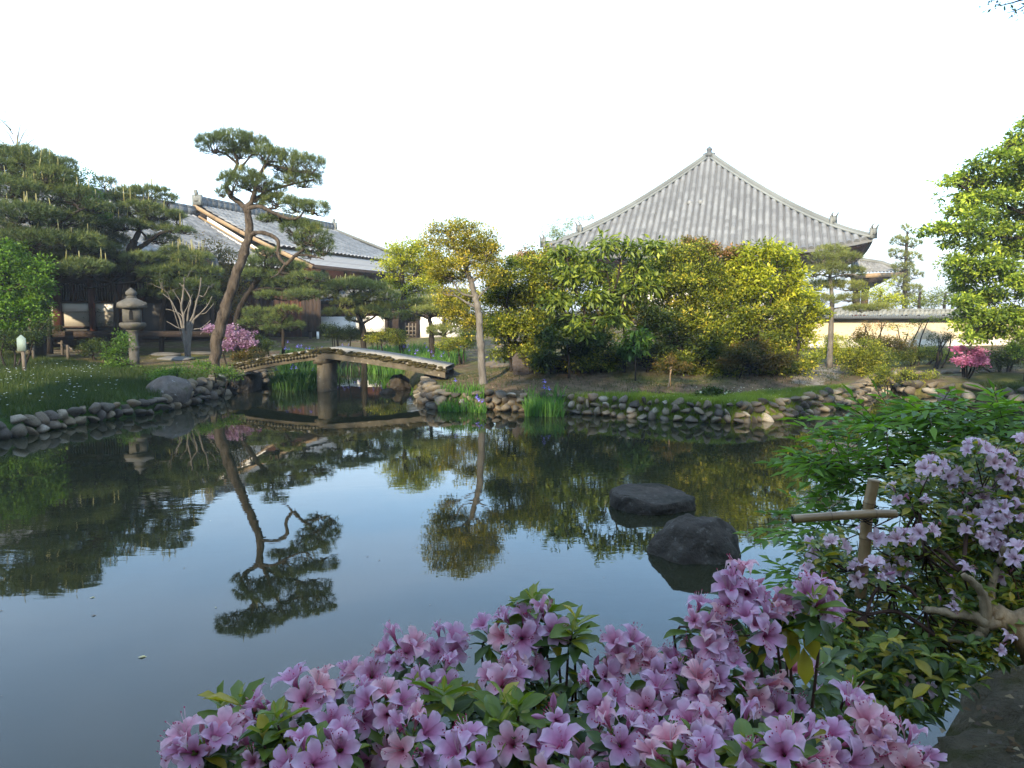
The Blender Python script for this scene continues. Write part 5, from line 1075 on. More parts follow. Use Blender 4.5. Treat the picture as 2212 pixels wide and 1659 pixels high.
broadleaf('broad_tree','large leafy tree reaching in from the right edge over the bank','tree',b,[([b]+A(D,(2370,700),(2330,600),(2290,500),(2270,400)),.28,.10)]+[(A(D,(2330,610),(2250,600),(2170,590),(2090,575)),.06,.015),(A(D,(2310,550),(2230,520),(2150,510),(2050,495)),.06,.015),(A(D,(2290,500),(2210,460),(2130,430),(2070,400)),.06,.015),(A(D,(2345,650),(2260,670),(2180,690),(2120,700)),.06,.02),(A(D,(2275,420),(2220,370),(2160,330)),.05,.015)],
  bl,'oak','barkdark',.105,.056,1.0,.22,92,17,droop=.35,twig=.012,shell=.3)
broadleaf('shadow_shrub','dark green shrub at the right edge under the big tree','shrub',base(2215,17),[([base(2225,17)]+A(17,(2222,760),(2215,720)),.05,.02)],[PB(2215,725,34,30,17),PB(2200,755,26,16,17)],'oak','barkdark',.07,.035,.7,.18,93)
# overhanging twig, top right
D=5.0
tb_=Vector((5.6,1.2,gz(5.6,1.2)-.1)); tp_=at(2330,-60,D)
broadleaf('overhanging_tree','tree on the near bank whose bare budding twigs dangle into the top right corner','tree',tb_,[([tb_,Vector((5.4,1.5,2.4)),Vector((5.2,2.2,4.6)),Vector((5.3,2.6,6.4))],.11,.04),([Vector((5.2,2.2,4.4)),Vector((4.7,3.6,4.75)),tp_],.035,.012),(A(D,(2330,-60),(2260,-20),(2200,2),(2160,12)),.012,.003),(A(D,(2240,-10),(2205,18),(2175,28)),.006,.002),(A(D,(2220,-5),(2190,-8),(2140,2)),.005,.002),(A(D,(2250,-15),(2230,20)),.005,.002)],
  [PB(2190,12,46,16,D),PB(2150,5,20,8,D),(tp_+Vector((.3,0,.2)),(.6,.5,.3)),(Vector((5.3,2.6,6.0)),(1.3,1.2,.9))],'dark','barkdark',.03,.016,.16,.10,94,5,twig=.003,tfrac=1)
# pale branching outcrop: iris beds
def irisbed(label,poly,dz,n,hgt,mat,seed,flowers=0,name='iris_bed',group='clumps of blue flowering irises'):
    r=np.random.default_rng(seed); P=pxpoly(poly,dz); lo=P.min(0);hi=P.max(0); pts=[]
    while len(pts)<n:
        q=lo+(hi-lo)*r.random((n,2)); q=q[inpoly(P,q[:,0],q[:,1])]; pts+=list(q)
    pts=np.array(pts[:n]); z=np.maximum(GZ(pts[:,0],pts[:,1]),-.05); c=P.mean(0); root=thing(name,label,'irises',(c[0],c[1],max(gz(*c),0)),group)
    mb=MB(); N=n; H=hgt*r.uniform(.55,1.1,N); lean=r.normal(size=(N,2))*.20; th=r.uniform(0,math.pi,N); s=np.stack([np.cos(th),np.sin(th),np.zeros(N)],-1)*.011
    b=np.column_stack([pts,z-.03]); m1=b+np.column_stack([lean*H[:,None]*.4,H*.6]); t=b+np.column_stack([lean*H[:,None]*1.15,H*.98])
    V=np.stack([b-s,b+s,m1+s*.9,m1-s*.9,t],1).reshape(-1,3); i=np.arange(N)[:,None]*5
    mb.add(V,tris=i+np.array([3,2,4]),quads=i+np.array([0,1,2,3]),tint=np.repeat(np.clip(r.normal(.5,.2,N),0,1),5)); mb.obj('blades',M[mat],root,False,'stuff')
    if flowers:
        k=r.permutation(N)[:flowers]
        for j in k:
            fm=MB(); p=np.array([pts[j,0],pts[j,1],z[j]+hgt*r.uniform(.85,1.15)])
            for a in range(3):
                an=a*2.094+r.uniform(0,1); d=np.array([[math.cos(an),math.sin(an),-.35]]); leaves(fm,p[None],d,np.array([[0,0,1.]]),.075,.05,np.array([r.random()]))
                leaves(fm,p[None],np.array([[math.cos(an+1)*.4,math.sin(an+1)*.4,1.]]),np.array([[1.,0,.2]]),.06,.035,np.array([r.random()]))
            fm.obj('flower',M['iris'],root)
    return root
irisbed('sunlit iris bed with blue flowers behind the right slab of the bridge',[(775,772),(800,758),(900,758),(985,760),(1010,775),(960,785),(880,778),(800,774)],.5,3000,.42,'irisleaf',101,34)
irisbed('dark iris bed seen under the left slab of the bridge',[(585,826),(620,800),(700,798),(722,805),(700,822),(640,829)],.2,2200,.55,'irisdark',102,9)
irisbed('small iris tuft standing in the water by the right bridge foot',[(826,842),(835,833),(860,833),(866,842)],0,260,.42,'irisleaf',103)
irisbed('tall iris clump in the water below the slender tree',[(945,889),(950,880),(1045,882),(1050,893)],0,620,.30,'irisleaf',104,5)
irisbed('iris clump growing upright in front of the stone edging, right of the first',[(1135,900),(1140,888),(1215,890),(1218,902)],0,520,.46,'irisleaf',105,3)
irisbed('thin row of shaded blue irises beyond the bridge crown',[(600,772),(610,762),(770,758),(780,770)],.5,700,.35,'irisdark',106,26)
# grass
def grassfield(name,label,poly,dz,n,hgt,mat,seed,w=.006,sdmin=.15,lean=.35,maxd=None):
    r=np.random.default_rng(seed); P=pxpoly(poly,dz) if not isinstance(poly,np.ndarray) else poly; lo=P.min(0);hi=P.max(0); pts=np.zeros((0,2))
    while len(pts)<n:
        q=lo+(hi-lo)*r.random((n*2,2)); q=q[inpoly(P,q[:,0],q[:,1])]; q=q[sdist(q[:,0],q[:,1])>sdmin]; k=vn(q[:,0],q[:,1],1.1,seed)+.5*vn(q[:,0],q[:,1],4,seed)>r.uniform(-1.3,.5,len(q)); pts=np.vstack([pts,q[k]])
    pts=pts[:n]; z=GZ(pts[:,0],pts[:,1]); H=hgt*r.uniform(.4,1.2,n); th=r.uniform(0,math.pi,n); s=np.stack([np.cos(th),np.sin(th),np.zeros(n)],-1)*w*r.uniform(.7,1.3,n)[:,None]
    b=np.column_stack([pts,z-.01]); t=b+np.column_stack([r.normal(size=(n,2))*lean*H[:,None],H]); V=np.stack([b-s,b+s,t],1).reshape(-1,3)
    tn=np.clip(.45+.22*vn(pts[:,0],pts[:,1],.7,seed+3)+r.normal(size=n)*.15,0,1)
    mb=MB(); mb.add(V,tris=np.arange(n*3).reshape(-1,3),tint=np.repeat(tn,3)); o=mb.obj(name,M[mat],None,False,'stuff'); tag(o,label,'grass'); return o
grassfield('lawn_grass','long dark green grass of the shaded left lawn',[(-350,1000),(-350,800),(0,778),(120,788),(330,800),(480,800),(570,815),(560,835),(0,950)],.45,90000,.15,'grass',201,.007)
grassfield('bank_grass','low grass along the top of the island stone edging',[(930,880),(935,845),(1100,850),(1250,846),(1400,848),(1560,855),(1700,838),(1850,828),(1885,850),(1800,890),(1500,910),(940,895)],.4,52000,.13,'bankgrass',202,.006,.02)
grassfield('bank_grass','sparse mossy grass of the right bank',[(2030,858),(2040,830),(2100,812),(2500,806),(2500,880),(2212,868)],.5,14000,.09,'grass',203,.007)
grassfield('bank_weeds','sparse weeds scattered on the bare earth of the island',[(930,845),(960,800),(1180,790),(1450,815),(1830,776),(1840,800),(1700,832),(1560,850),(1400,842),(1200,838)],.55,4500,.07,'grass',204,.008)
# small flowers on the left lawn and fallen leaves
def scatter(name,label,cat,poly,dz,n,size,mat,seed,lift=(.0,.01),k=1,sdmin=.3):
    r=np.random.default_rng(seed); P=pxpoly(poly,dz); lo=P.min(0);hi=P.max(0); pts=np.zeros((0,2))
    while len(pts)<n:
        q=lo+(hi-lo)*r.random((n*3,2)); q=q[inpoly(P,q[:,0],q[:,1])]; q=q[(sdist(q[:,0],q[:,1])>sdmin)&(vn(q[:,0],q[:,1],1.6,seed)>r.uniform(-.9,.7,len(q)))]; pts=np.vstack([pts,q])
    pts=pts[:n]; z=GZ(pts[:,0],pts[:,1])+r.uniform(*lift,n); mb=MB()
    for a in range(k):
        th=r.uniform(0,6.28,n) if k==1 else np.full(n,a*6.283/k); d=np.stack([np.cos(th),np.sin(th),r.uniform(-.1,.5,n)],-1)
        leaves(mb,np.column_stack([pts,z]),d,np.array([0,0,1.])+r.normal(size=(n,3))*.3,size*r.uniform(.6,1.2,n),size*.7,r.random(n))
    o=mb.obj(name,M[mat],None,False,'stuff'); return tag(o,label,cat)
scatter('lawn_flowers','small pale blue flowers dotted over the left lawn','wildflowers',[(-60,880),(-60,800),(200,795),(260,830),(240,870),(100,880)],.5,150,.022,'bluewhite',301,(.12,.2),5)
scatter('fallen_leaves','dry fallen leaves and petals littering the island earth','fallen leaves',[(930,850),(960,800),(1180,790),(1450,800),(1830,776),(1840,800),(1700,845),(1560,860),(1400,850),(1200,846)],.55,1500,.045,'litter',302)
scatter('fallen_leaves','brown fallen leaves on the ground beside the lantern','fallen leaves',[(60,790),(200,760),(560,770),(600,800),(300,800)],.6,700,.05,'litter',303)
scatter('bank_flowers','tiny pale flowers in the island bank grass','wildflowers',[(1250,870),(1500,845),(1720,835),(1800,850),(1650,880)],.4,120,.018,'whitepetal',304,(.05,.1),4,.2)
for x,y,sz,mat,lb in ((297,1420,.055,'floatleaf','pale yellow leaf floating in the near water at the lower left'),(193,1291,.04,'floatleaf','thin pale leaf floating left of centre in the pond'),(196,1330,.035,'litter','small orange brown leaf floating just below the thin pale one'),(463,1312,.02,'floatleaf','tiny pale fleck floating by the pine reflection')):
    p=gp(x,y,.004); mb=MB(); leaves(mb,np.array([[0,0,0.]]),np.array([[.8,.3,.02]]),np.array([[0,0,1.]]),sz,sz*.45,np.array([.6]),.1); leaves(mb,np.array([[sz*.4,sz*.1,0.]]),np.array([[.2,1,.02]]),np.array([[0,0,1.]]),sz*.5,sz*.35,np.array([.9]),.1)
    o=mb.obj('floating_leaf',M[mat]); o.location=p; tag(o,lb,'leaf')

r=np.random.default_rng(66); pts=[]
while len(pts)<260:
    x,y=r.uniform(-11,9),r.uniform(3,17)
    if sdist(np.array([x]),np.array([y]))[0]<-.15 and vn(x,y,.6,4)>r.uniform(-.8,.6): pts.append((x,y,.004))
mb=MB(); n=len(pts); an=r.uniform(0,6.28,n); leaves(mb,np.array(pts),np.stack([np.cos(an),np.sin(an),np.zeros(n)],-1),np.tile([0,0,1.],(n,1)),r.uniform(.006,.028,n),.009,r.random(n),.05)
tag(mb.obj('floating_specks',M['litter'],None,False,'stuff'),'tiny petals and specks scattered over the pond surface','floating debris')
# ================================================================ foreground azaleas
def petal_grid(ang, r, size, recurve, width, spots=False):
    s=np.linspace(0,1,7); t=np.linspace(-1,1,5); S_,T_=np.meshgrid(s,t,indexing='ij')
    rad=np.interp(S_,[0,.3,.6,.85,1],[.05,.16,.50,.86,1.0]); z=np.interp(S_,[0,.3,.6,.85,1],[0,.55,.86,.92-recurve*.25,.86-recurve*.6])
    w=np.interp(S_,[0,.3,.55,.75,.92,1],[.05,.15,.34,.36,.22,.03])*width
    lat=T_*w; bend=(T_**2)*(.10+.06*S_); ruf=.035*np.sin(T_*5+S_*6+r.uniform(0,6))*S_
    x=rad+bend*-.3; y=lat; zz=z+bend*.9+ruf; c,s_=math.cos(ang),math.sin(ang)
    V=np.stack([x*c-y*s_,x*s_+y*c,zz],-1)*size; tint=np.clip(S_*1.0-.12*(1-np.abs(T_))*(1-S_),0,1); return V,tint
FL=[]
for k in range(6):
    r=random.Random(500+k); mb=MB(); size=.034*r.uniform(.92,1.08); opn=[1.0,1.0,.8,1.1,.55,.9][k]
    a0=r.uniform(0,6)
    for i in range(5):
        V,tt=petal_grid(a0+i*2*math.pi/5+r.uniform(-.08,.08),r,size*r.uniform(.92,1.08),r.uniform(-.1,.9),r.uniform(.80,1.02)); V[...,:2]*=opn; V[...,2]*=(2-opn) if opn<1 else 1; mb.grid(V,tt)
    for i in range(8):                                              # spots of the upper petal
        s_=r.uniform(.35,.6); an=a0+r.uniform(-.2,.2); rr=size*np.interp(s_,[.3,.6],[.16,.50])*opn; z=size*np.interp(s_,[.3,.6],[.55,.86])+.0012
        p=np.array([rr*math.cos(an),rr*math.sin(an),z]); q=.0009; mb.add([p+[q,0,.0004],p+[0,q,.0004],p+[-q,0,.0004],p+[0,-q,.0004]],quads=[(0,1,2,3)],m=1)
    for i in range(7):
        an=a0+3.14+r.uniform(-.7,.7); L=size*r.uniform(.9,1.35); pts=[(0,0,.004),(L*.22*math.cos(an),L*.22*math.sin(an),L*.6),(L*.55*math.cos(an),L*.55*math.sin(an),L*1.02)]
        mb.tube(densify(pts,3),[.0005]*7,3,m=2); mb.add(np.array(ICO[1][0])*[.0011,.0011,.0016]+np.array(pts[-1]),ICO[1][1],m=1)
    mb.tube([(0,0,-.018),(0,0,-.004),(0,0,.004)],[.0012,.0022,.003],5,m=3,tint=.5)
    for i in range(5):
        an=i*1.257; leaves(mb,np.array([[0,0,-.003]]),np.array([[math.cos(an)*.5,math.sin(an)*.5,1.]]),np.array([[math.cos(an),math.sin(an),0]]),.014,.005,np.array([.6]),.2); mb.mq[-1][:]=3
    FL.append(mb.mesh('flower',[M['petal'],M['spot'],M['stamen'],M['calyx']],True))
FLP=[]
for m_ in FL:
    q_=m_.copy(); q_.materials[0]=M['petalpale']; FLP.append(q_)
bud=MB(); bud.lathe([(.0004,-.014),(.0014,-.006),(.004,.002),(.0052,.010),(.0042,.018),(.0012,.026),(.0003,.028)],(0,0,0),7,tint=.45); BUD=bud.mesh('flower_bud',[M['petal']],True)
def leafmesh(seed,L=.05,W=.02,curl=.3,tint=.5):
    r=random.Random(seed); s=np.linspace(0,1,7); t=np.array([-1,-.5,0,.5,1.]); S_,T_=np.meshgrid(s,t,indexing='ij')
    w=np.interp(S_,[0,.1,.35,.6,.85,1],[.05,.25,.85,1,.55,.02])*W/2; a=curl*S_**1.5
    x=L*(S_-.12*a*S_); z=-L*.35*a*S_+np.abs(T_)*w*.55+.0012*np.sin(S_*9+r.uniform(0,6))*np.abs(T_)
    tt=tint+r.uniform(-.05,.05)+.10*(np.abs(T_)<.1)+0*S_
    return np.stack([x,T_*w,z],-1),tt
LV=[]
for k,(tn,L,W,cu) in enumerate([(.25,.052,.020,.4),(.38,.055,.021,.6),(.5,.050,.022,.3),(.65,.050,.021,.35),(.78,.042,.016,.2),(.98,.05,.024,.5),(.3,.06,.02,.8),(.45,.045,.018,.1)]):
    V,tt=leafmesh(600+k,L,W,cu,tn); LV.append(MB().grid(V,tt).mesh('leaf',M['azleaf'],True))
LVdata=[leafmesh(600+k,L,W,cu,tn) for k,(tn,L,W,cu) in enumerate([(.25,.052,.020,.4),(.38,.055,.021,.6),(.5,.050,.022,.3),(.65,.050,.021,.35),(.78,.042,.016,.2),(.98,.05,.024,.5),(.3,.06,.02,.8),(.45,.045,.018,.1)])]
def frame(p,axis,roll,scale=1.0):
    z=Vector(axis).normalized(); q=z.to_track_quat('Z','Y'); return Matrix.Translation(p)@q.to_matrix().to_4x4()@Matrix.Rotation(roll,4,'Z')@Matrix.Scale(scale,4)
def leafframe(p,d,roll,scale):                                       # leaf lies along local X
    x=Vector(d).normalized(); up=Vector((0,0,1)); y=up.cross(x); y=y.normalized() if y.length>.05 else Vector((0,1,0)); z=x.cross(y)
    m=Matrix((x,y,z)).transposed().to_4x4(); return Matrix.Translation(p)@m@Matrix.Rotation(roll,4,'X')@Matrix.Scale(scale,4)
class Bush:
    def __init__(s,root,seed): s.root=root; s.r=random.Random(seed); s.fl=[]; s.lf=[]; s.bd=[]; s.st=MB()
    def whorl(s,p,ax,n,sc=1.0,light=.25,lift=.15,spread=1.0,yellow=.03):
        a0=s.r.uniform(0,6.28); q=Vector(ax).normalized().to_track_quat('Z','Y')
        for i in range(n):
            an=a0+i*6.283/n+s.r.uniform(-.3,.3); d=q@Vector((math.cos(an)*spread,math.sin(an)*spread,lift+s.r.uniform(-.25,.25)))
            k=5 if s.r.random()<yellow else (s.r.choice([3,4]) if s.r.random()<light else s.r.choice([0,1,2,6,7]))
            s.lf.append((p+q@Vector((0,0,s.r.uniform(-.012,.008))),d,s.r.uniform(-.5,.5),sc*s.r.uniform(.75,1.2),k))
    def truss(s,p,ax,n,sc=1.0,buds=.15,lf=6,light=.2):
        q=Vector(ax).normalized().to_track_quat('Z','Y'); a0=s.r.uniform(0,6.28)
        for i in range(n):
            an=a0+i*6.283/n+s.r.uniform(-.3,.3); tl=s.r.uniform(.45,1.1) if n>1 else .1
            d=q@Vector((math.cos(an)*tl,math.sin(an)*tl,1)); d=(d.normalized()+Vector((0,-.25,0))).normalized(); c=p+d*.022
            if s.r.random()<buds: s.bd.append((c,d,s.r.uniform(0,6),sc*s.r.uniform(.8,1.2)))
            else: s.fl.append((c,d,s.r.uniform(0,6.28),sc*s.r.uniform(.88,1.12)))
        s.whorl(p-Vector(ax).normalized()*.012,ax,lf,sc,light,-.05)
        if s.r.random()<.85:
            for i in range(s.r.randint(3,6)): s.lf.append((p,q@Vector((s.r.uniform(-.4,.4),s.r.uniform(-.4,.4),1)),s.r.uniform(-1,1),sc*s.r.uniform(.45,.7),4))
    def stem(s,pts,r0,r1,k=5,n=4): s.st.tube(densify(pts,n),np.linspace(r0,r1,(len(pts)-1)*n+1),k)
    def finish(s,fmax=300,lmax=300,stemmat='stem',FL=FL):
        key=lambda t:(t[0]-cam.location).length
        for i,(p,d,ro,sc_) in enumerate(sorted(s.fl,key=key)[:fmax]): inst('flower',FL[s.r.randrange(6)],s.root,frame(p,d,ro,sc_))
        for (p,d,ro,sc_) in s.bd[:120]: inst('flower_bud',BUD,s.root,frame(p,d,ro,sc_))
        L=sorted(s.lf,key=key)
        for (p,d,ro,sc_,k) in L[:lmax]: inst('leaf',LV[k],s.root,leafframe(p,d,ro,sc_))
        if len(L)>lmax:
            mb=MB()
            for (p,d,ro,sc_,k) in L[lmax:]:
                V,tt=LVdata[k]; V=V[::2,::2]; tt=tt[::2,::2]; m4=np.array(leafframe(p,d,ro,sc_)); W_=V.reshape(-1,3)@m4[:3,:3].T+m4[:3,3]; mb.grid(W_.reshape(V.shape),tt)
            mb.obj('leaves',M['azleaf'],s.root,True,'stuff')
        s.st.obj('branches',M[stemmat],s.root,True)
BG='azaleas flowering along the near shore'
SKY=[(340,1700),(368,1625),(470,1580),(520,1500),(600,1500),(690,1490),(740,1455),(800,1440),(850,1375),(960,1365),(1030,1420),(1080,1330),(1180,1325),(1230,1400),(1330,1375),(1420,1410),(1480,1320),(1550,1290),(1600,1235),(1700,1250),(1790,1275),(1815,1400),(1830,1470),(1900,1560),(1990,1640),(2030,1700)]
def skyline(x): return np.interp(x,[a for a,_ in SKY],[b for _,b in SKY])
TR=[[(400,1640,.96,4),(385,1622,1.0,3),(440,1600,1.0,4),(440,1612,.98,4),(600,1530,1.08,5),(655,1500,1.08,4),(520,1545,1.12,2),(735,1600,.98,4),(700,1560,1.05,3),(835,1515,1.08,4),(735,1470,1.25,3),(870,1400,1.27,5),(955,1390,1.33,4),(890,1590,.97,5),(800,1450,1.25,3),(940,1470,1.18,4),(480,1600,1.02,2),(830,1640,.9,4),(660,1640,.92,4),(560,1625,1.0,2),(1010,1640,.9,4),(770,1540,1.1,3)],
    [(1060,1360,1.3,3),(1120,1355,1.25,4),(1185,1345,1.25,4),(1195,1530,.98,3),(1340,1395,1.22,6),(1280,1440,1.2,4),(1420,1440,1.2,4),(1330,1590,.93,5),(1130,1440,1.22,4),(1080,1470,1.15,4),(1030,1500,1.12,4),(1240,1640,.88,4),(1390,1600,.95,4),(1290,1500,1.1,3),(1400,1510,1.1,4),(1120,1600,.98,2),(1180,1460,1.2,3),(1345,1460,1.15,5),(1460,1640,.86,4),(1420,1560,1.02,3)],
    [(1600,1262,1.22,5),(1575,1290,1.2,4),(1660,1300,1.2,5),(1740,1290,1.2,5),(1775,1300,1.22,3),(1500,1330,1.18,5),(1530,1385,1.15,5),(1620,1350,1.15,5),(1470,1420,1.18,4),(1560,1440,1.12,4),(1500,1480,1.1,4),(1620,1470,1.15,3),(1770,1480,1.12,5),(1820,1540,1.05,4),(1870,1580,.98,6),(1940,1630,.95,4),(1500,1570,.95,5),(1600,1590,.95,4),(1700,1620,.86,5),(1560,1640,.86,3),(1680,1520,1.15,3),(1780,1610,.95,4),(1700,1440,1.3,3)]]
LBL=['left part of the near pink azalea, stepping down over the water at the bottom','middle of the near pink azalea with fresh green shoots above its blossoms','tallest near azalea, its high pink cluster rising in front of the dark stone']
XR_=[(420,1040),(1020,1480),(1440,1960)]; BASE=[(-.28,.98),(.16,1.02),(.52,1.06)]
for bi in range(3):
    bx,by=BASE[bi]; root=thing('azalea_bush',LBL[bi],'azalea bush',(bx,by,gz(bx,by)),BG); B=Bush(root,700+bi); r=B.r
    gb=Vector((bx,by,gz(bx,by)-.05)); heads=[]
    for (x,y,d,n) in TR[bi]:
        if y>1420 and r.random()<.22: continue
        d*=1.0; p=at(x,y+22,d); ax=Vector((r.uniform(-.35,.35)+(x-CX)/2500,-.45+r.uniform(-.2,.2),1)).normalized(); B.truss(p,ax,n,.90,.15,9,.3); heads.append((p,ax))
    for i in range(22):                                            # fill behind and below
        x=r.uniform(*XR_[bi]); sy=float(skyline(x)); y=sy+60+(1720-sy-60)*r.random()**.8; d=np.interp(y,[1300,1500,1720],[1.35,1.2,.98])*r.uniform(1.0,1.12); p=at(x,y,d); ax=Vector((r.uniform(-.5,.5),-.35+r.uniform(-.3,.3),1)).normalized()
        if r.random()<.22: B.truss(p,ax,r.randint(2,4),.95,.15,8,.15)
        else: B.whorl(p,ax,8,1.0,.3); B.whorl(p-ax*.03,ax,5,1.0,.1)
        heads.append((p,ax))
    for (x,y,d) in [[(600,1560,1.0),(520,1520,1.1),(960,1500,1.1),(480,1530,1.12),(570,1600,.98),(900,1480,1.15),(680,1620,.95)],[(1125,1315,1.27),(1235,1370,1.2),(1245,1350,1.22),(1120,1540,1.0),(1080,1560,.98),(1150,1300,1.27),(1190,1320,1.28),(1090,1520,1.02)],[(1760,1300,1.15),(1700,1350,1.15),(1840,1480,1.1),(1620,1640,.85),(1690,1600,.9),(1500,1620,.9)]][bi]:
        p=at(x,y+8,d); ax=Vector((r.uniform(-.2,.2),-.2,1)).normalized(); B.whorl(p,ax,6,1.05,.9,.35); B.whorl(p-ax*.02,ax,5,1.15,.7,.1); B.whorl(p+ax*.012,ax,3,.7,1,1.2); heads.append((p,ax))
    if bi==2:
        for x,y in ((1745,1345),(1690,1330),(1720,1370),(1650,1375),(1735,1400)): B.lf.append((at(x,y,1.16),Vector((r.uniform(-.5,.5),-.5,-.8)),r.uniform(-.5,.5),1.2,5))
    for i,(p,ax) in enumerate(heads):
        low=gb.lerp(p,.5)+Vector((r.uniform(-.05,.05),r.uniform(0,.08),-.10)); g0=gb+Vector((r.uniform(-.15,.15),r.uniform(-.1,.1),0))
        B.stem([g0,low,p-ax*.10,p],.0045,.0016)
        if r.random()<.8:
            for j in range(2): B.whorl(low.lerp(p,r.uniform(.35,.85)),ax,6,1.0,.1,.1)
    for i in range(130):                                           # inner foliage
        x=r.uniform(*XR_[bi]); sy=float(skyline(x)); y=sy+110+(1900-sy-110)*r.random(); p=at(x,y,np.interp(y,[1300,1500,1800],[1.35,1.22,1.05])*r.uniform(1.05,1.22)); B.whorl(p,Vector((r.uniform(-.5,.5),-.2,1)),8,1.0,.08,.1)
    B.finish()

# ================================================================ right azalea over the water, with sunlit limbs
root=thing('azalea_bush','large straggly azalea with pale lilac flowers and thick bare limbs at the right edge','azalea bush',(1.75,1.3,gz(1.75,1.3)),BG); B=Bush(root,801); r=B.r
OUT=np.array([(1725,1200),(1790,1130),(1850,1090),(1900,1040),(1960,1000),(2040,965),(2120,945),(2300,930),(2300,1300),(2280,1420),(2120,1440),(1960,1470),(1900,1560),(1790,1470),(1740,1330),(1760,1260)])
def inO(x,y): return bool(inpoly(OUT,np.array([x]),np.array([y]))[0])
def dR(x,y): return float(np.interp(y,[940,1100,1300,1500],[2.1,2.0,1.85,1.7]))
FLR=[(2010,1012,4),(2040,1022,4),(1990,1030,2),(2105,975,5),(2150,1000,4),(2180,1040,5),(2080,1060,4),(2110,1070,4),(2090,1110,3),(2150,1115,4),(2180,1110,4),(2110,1160,3),(2135,1175,4),(2180,1165,4),(2200,960,4),(1945,1072,3),(1970,1080,2),(1755,1190,3),(1800,1182,2),(1762,1235,2),(1855,1240,4),(1930,1228,6),(1900,1235,3),(1990,1150,3),(2030,1130,2),(2035,1300,3),(2150,1395,2),(1985,1490,3),(2060,1240,2),(1950,1170,3),(1880,1160,2),(1840,1480,2),(2170,1240,2),(2200,1200,3),(1860,1600,2)]
heads=[]
for x,y,n in FLR:
    p=at(x,y+8,dR(x,y)*r.uniform(.93,1.02)); ax=Vector((r.uniform(-.6,.2),-.5,1)).normalized(); B.truss(p,ax,n,.74,.15,6,.4); heads.append(p)
k=0
while k<1500:
    x=r.uniform(1720,2300); y=r.uniform(930,1560)
    if not inO(x,y) or (1840<x<1905 and 1020<y<1200) or (1700<x<1940 and 1085<y<1140) or (1230<y<1340 and 1850<x<2150 and r.random()<.3): continue
    k+=1; p=at(x,y,dR(x,y)*r.uniform(.95,1.22)); ax=Vector((r.uniform(-.5,.4),r.uniform(-.5,.1),1)).normalized(); B.whorl(p,ax,r.randint(4,8),r.uniform(.5,.9),.6,.2,yellow=.14)
    if k%10==0: heads.append(p)
for i in range(260):                                           # lower skirt hiding the water beside the near boulder
    x=r.uniform(1790,2120); y=r.uniform(1380,1590)
    if x-1790>(1640-y)*1.6+60: continue
    p=at(x,y,dR(x,min(y,1500))*r.uniform(.9,1.15)); ax=Vector((r.uniform(-.5,.4),r.uniform(-.5,.1),1)).normalized(); B.whorl(p,ax,r.randint(4,8),r.uniform(.6,1.0),.4,.2,yellow=.1)
# limbs
lim=MB(); Dl=1.75
LP=[([Vector((1.78,1.28,gz(1.78,1.28)-.05)),Vector((1.55,1.5,.85))]+A(Dl,(2260,1450),(2215,1385),(2180,1345),(2150,1320)),.030,.022),(A(Dl,(2290,1300),(2212,1335),(2170,1340),(2130,1345),(2095,1330),(2050,1325),(2000,1315)),.026,.008),(A(Dl,(2130,1345),(2128,1310),(2118,1275),(2080,1240)),.016,.007),
    (A(Dl,(2128,1345),(2120,1370),(2080,1382),(2030,1380)),.015,.006),(A(Dl,(2150,1325),(2140,1290,.05),(2150,1240,.1),(2170,1180,.1)),.012,.006),(A(Dl,(2210,1340),(2212,1370),(2195,1390)),.005,.003)]
LA=[]
for pts,r0,r1 in LP: LA+=list(limb(lim,pts,r0,r1,9,.0012,int(r0*999)))
LA=np.array(LA); lim.obj('limb',M['barkwarm'],root,True)
hub=[at(x,y,d) for x,y,d in ((2000,1315,1.8),(2080,1240,1.8),(2170,1180,1.9),(2030,1380,1.75),(2000,1200,1.9),(1930,1280,1.85),(1870,1330,1.8),(1990,1090,2.0),(1850,1230,1.9),(2120,1080,2.0))]
for a,b in ((0,5),(5,6),(5,8),(1,4),(4,7),(2,9),(3,6),(1,9)): B.stem([hub[a],hub[a].lerp(hub[b],.5)+Vector((0,.02,.03)),hub[b]],.006,.004)
for p in heads:
    h=min(hub,key=lambda q:(q-p).length+r.uniform(0,.15)); m_=h.lerp(p,.5)+Vector((r.uniform(-.03,.03),r.uniform(-.03,.03),-.02)); B.stem([h,m_,p],.003,.0013,4,3)
B.finish(300,300,FL=FLP)
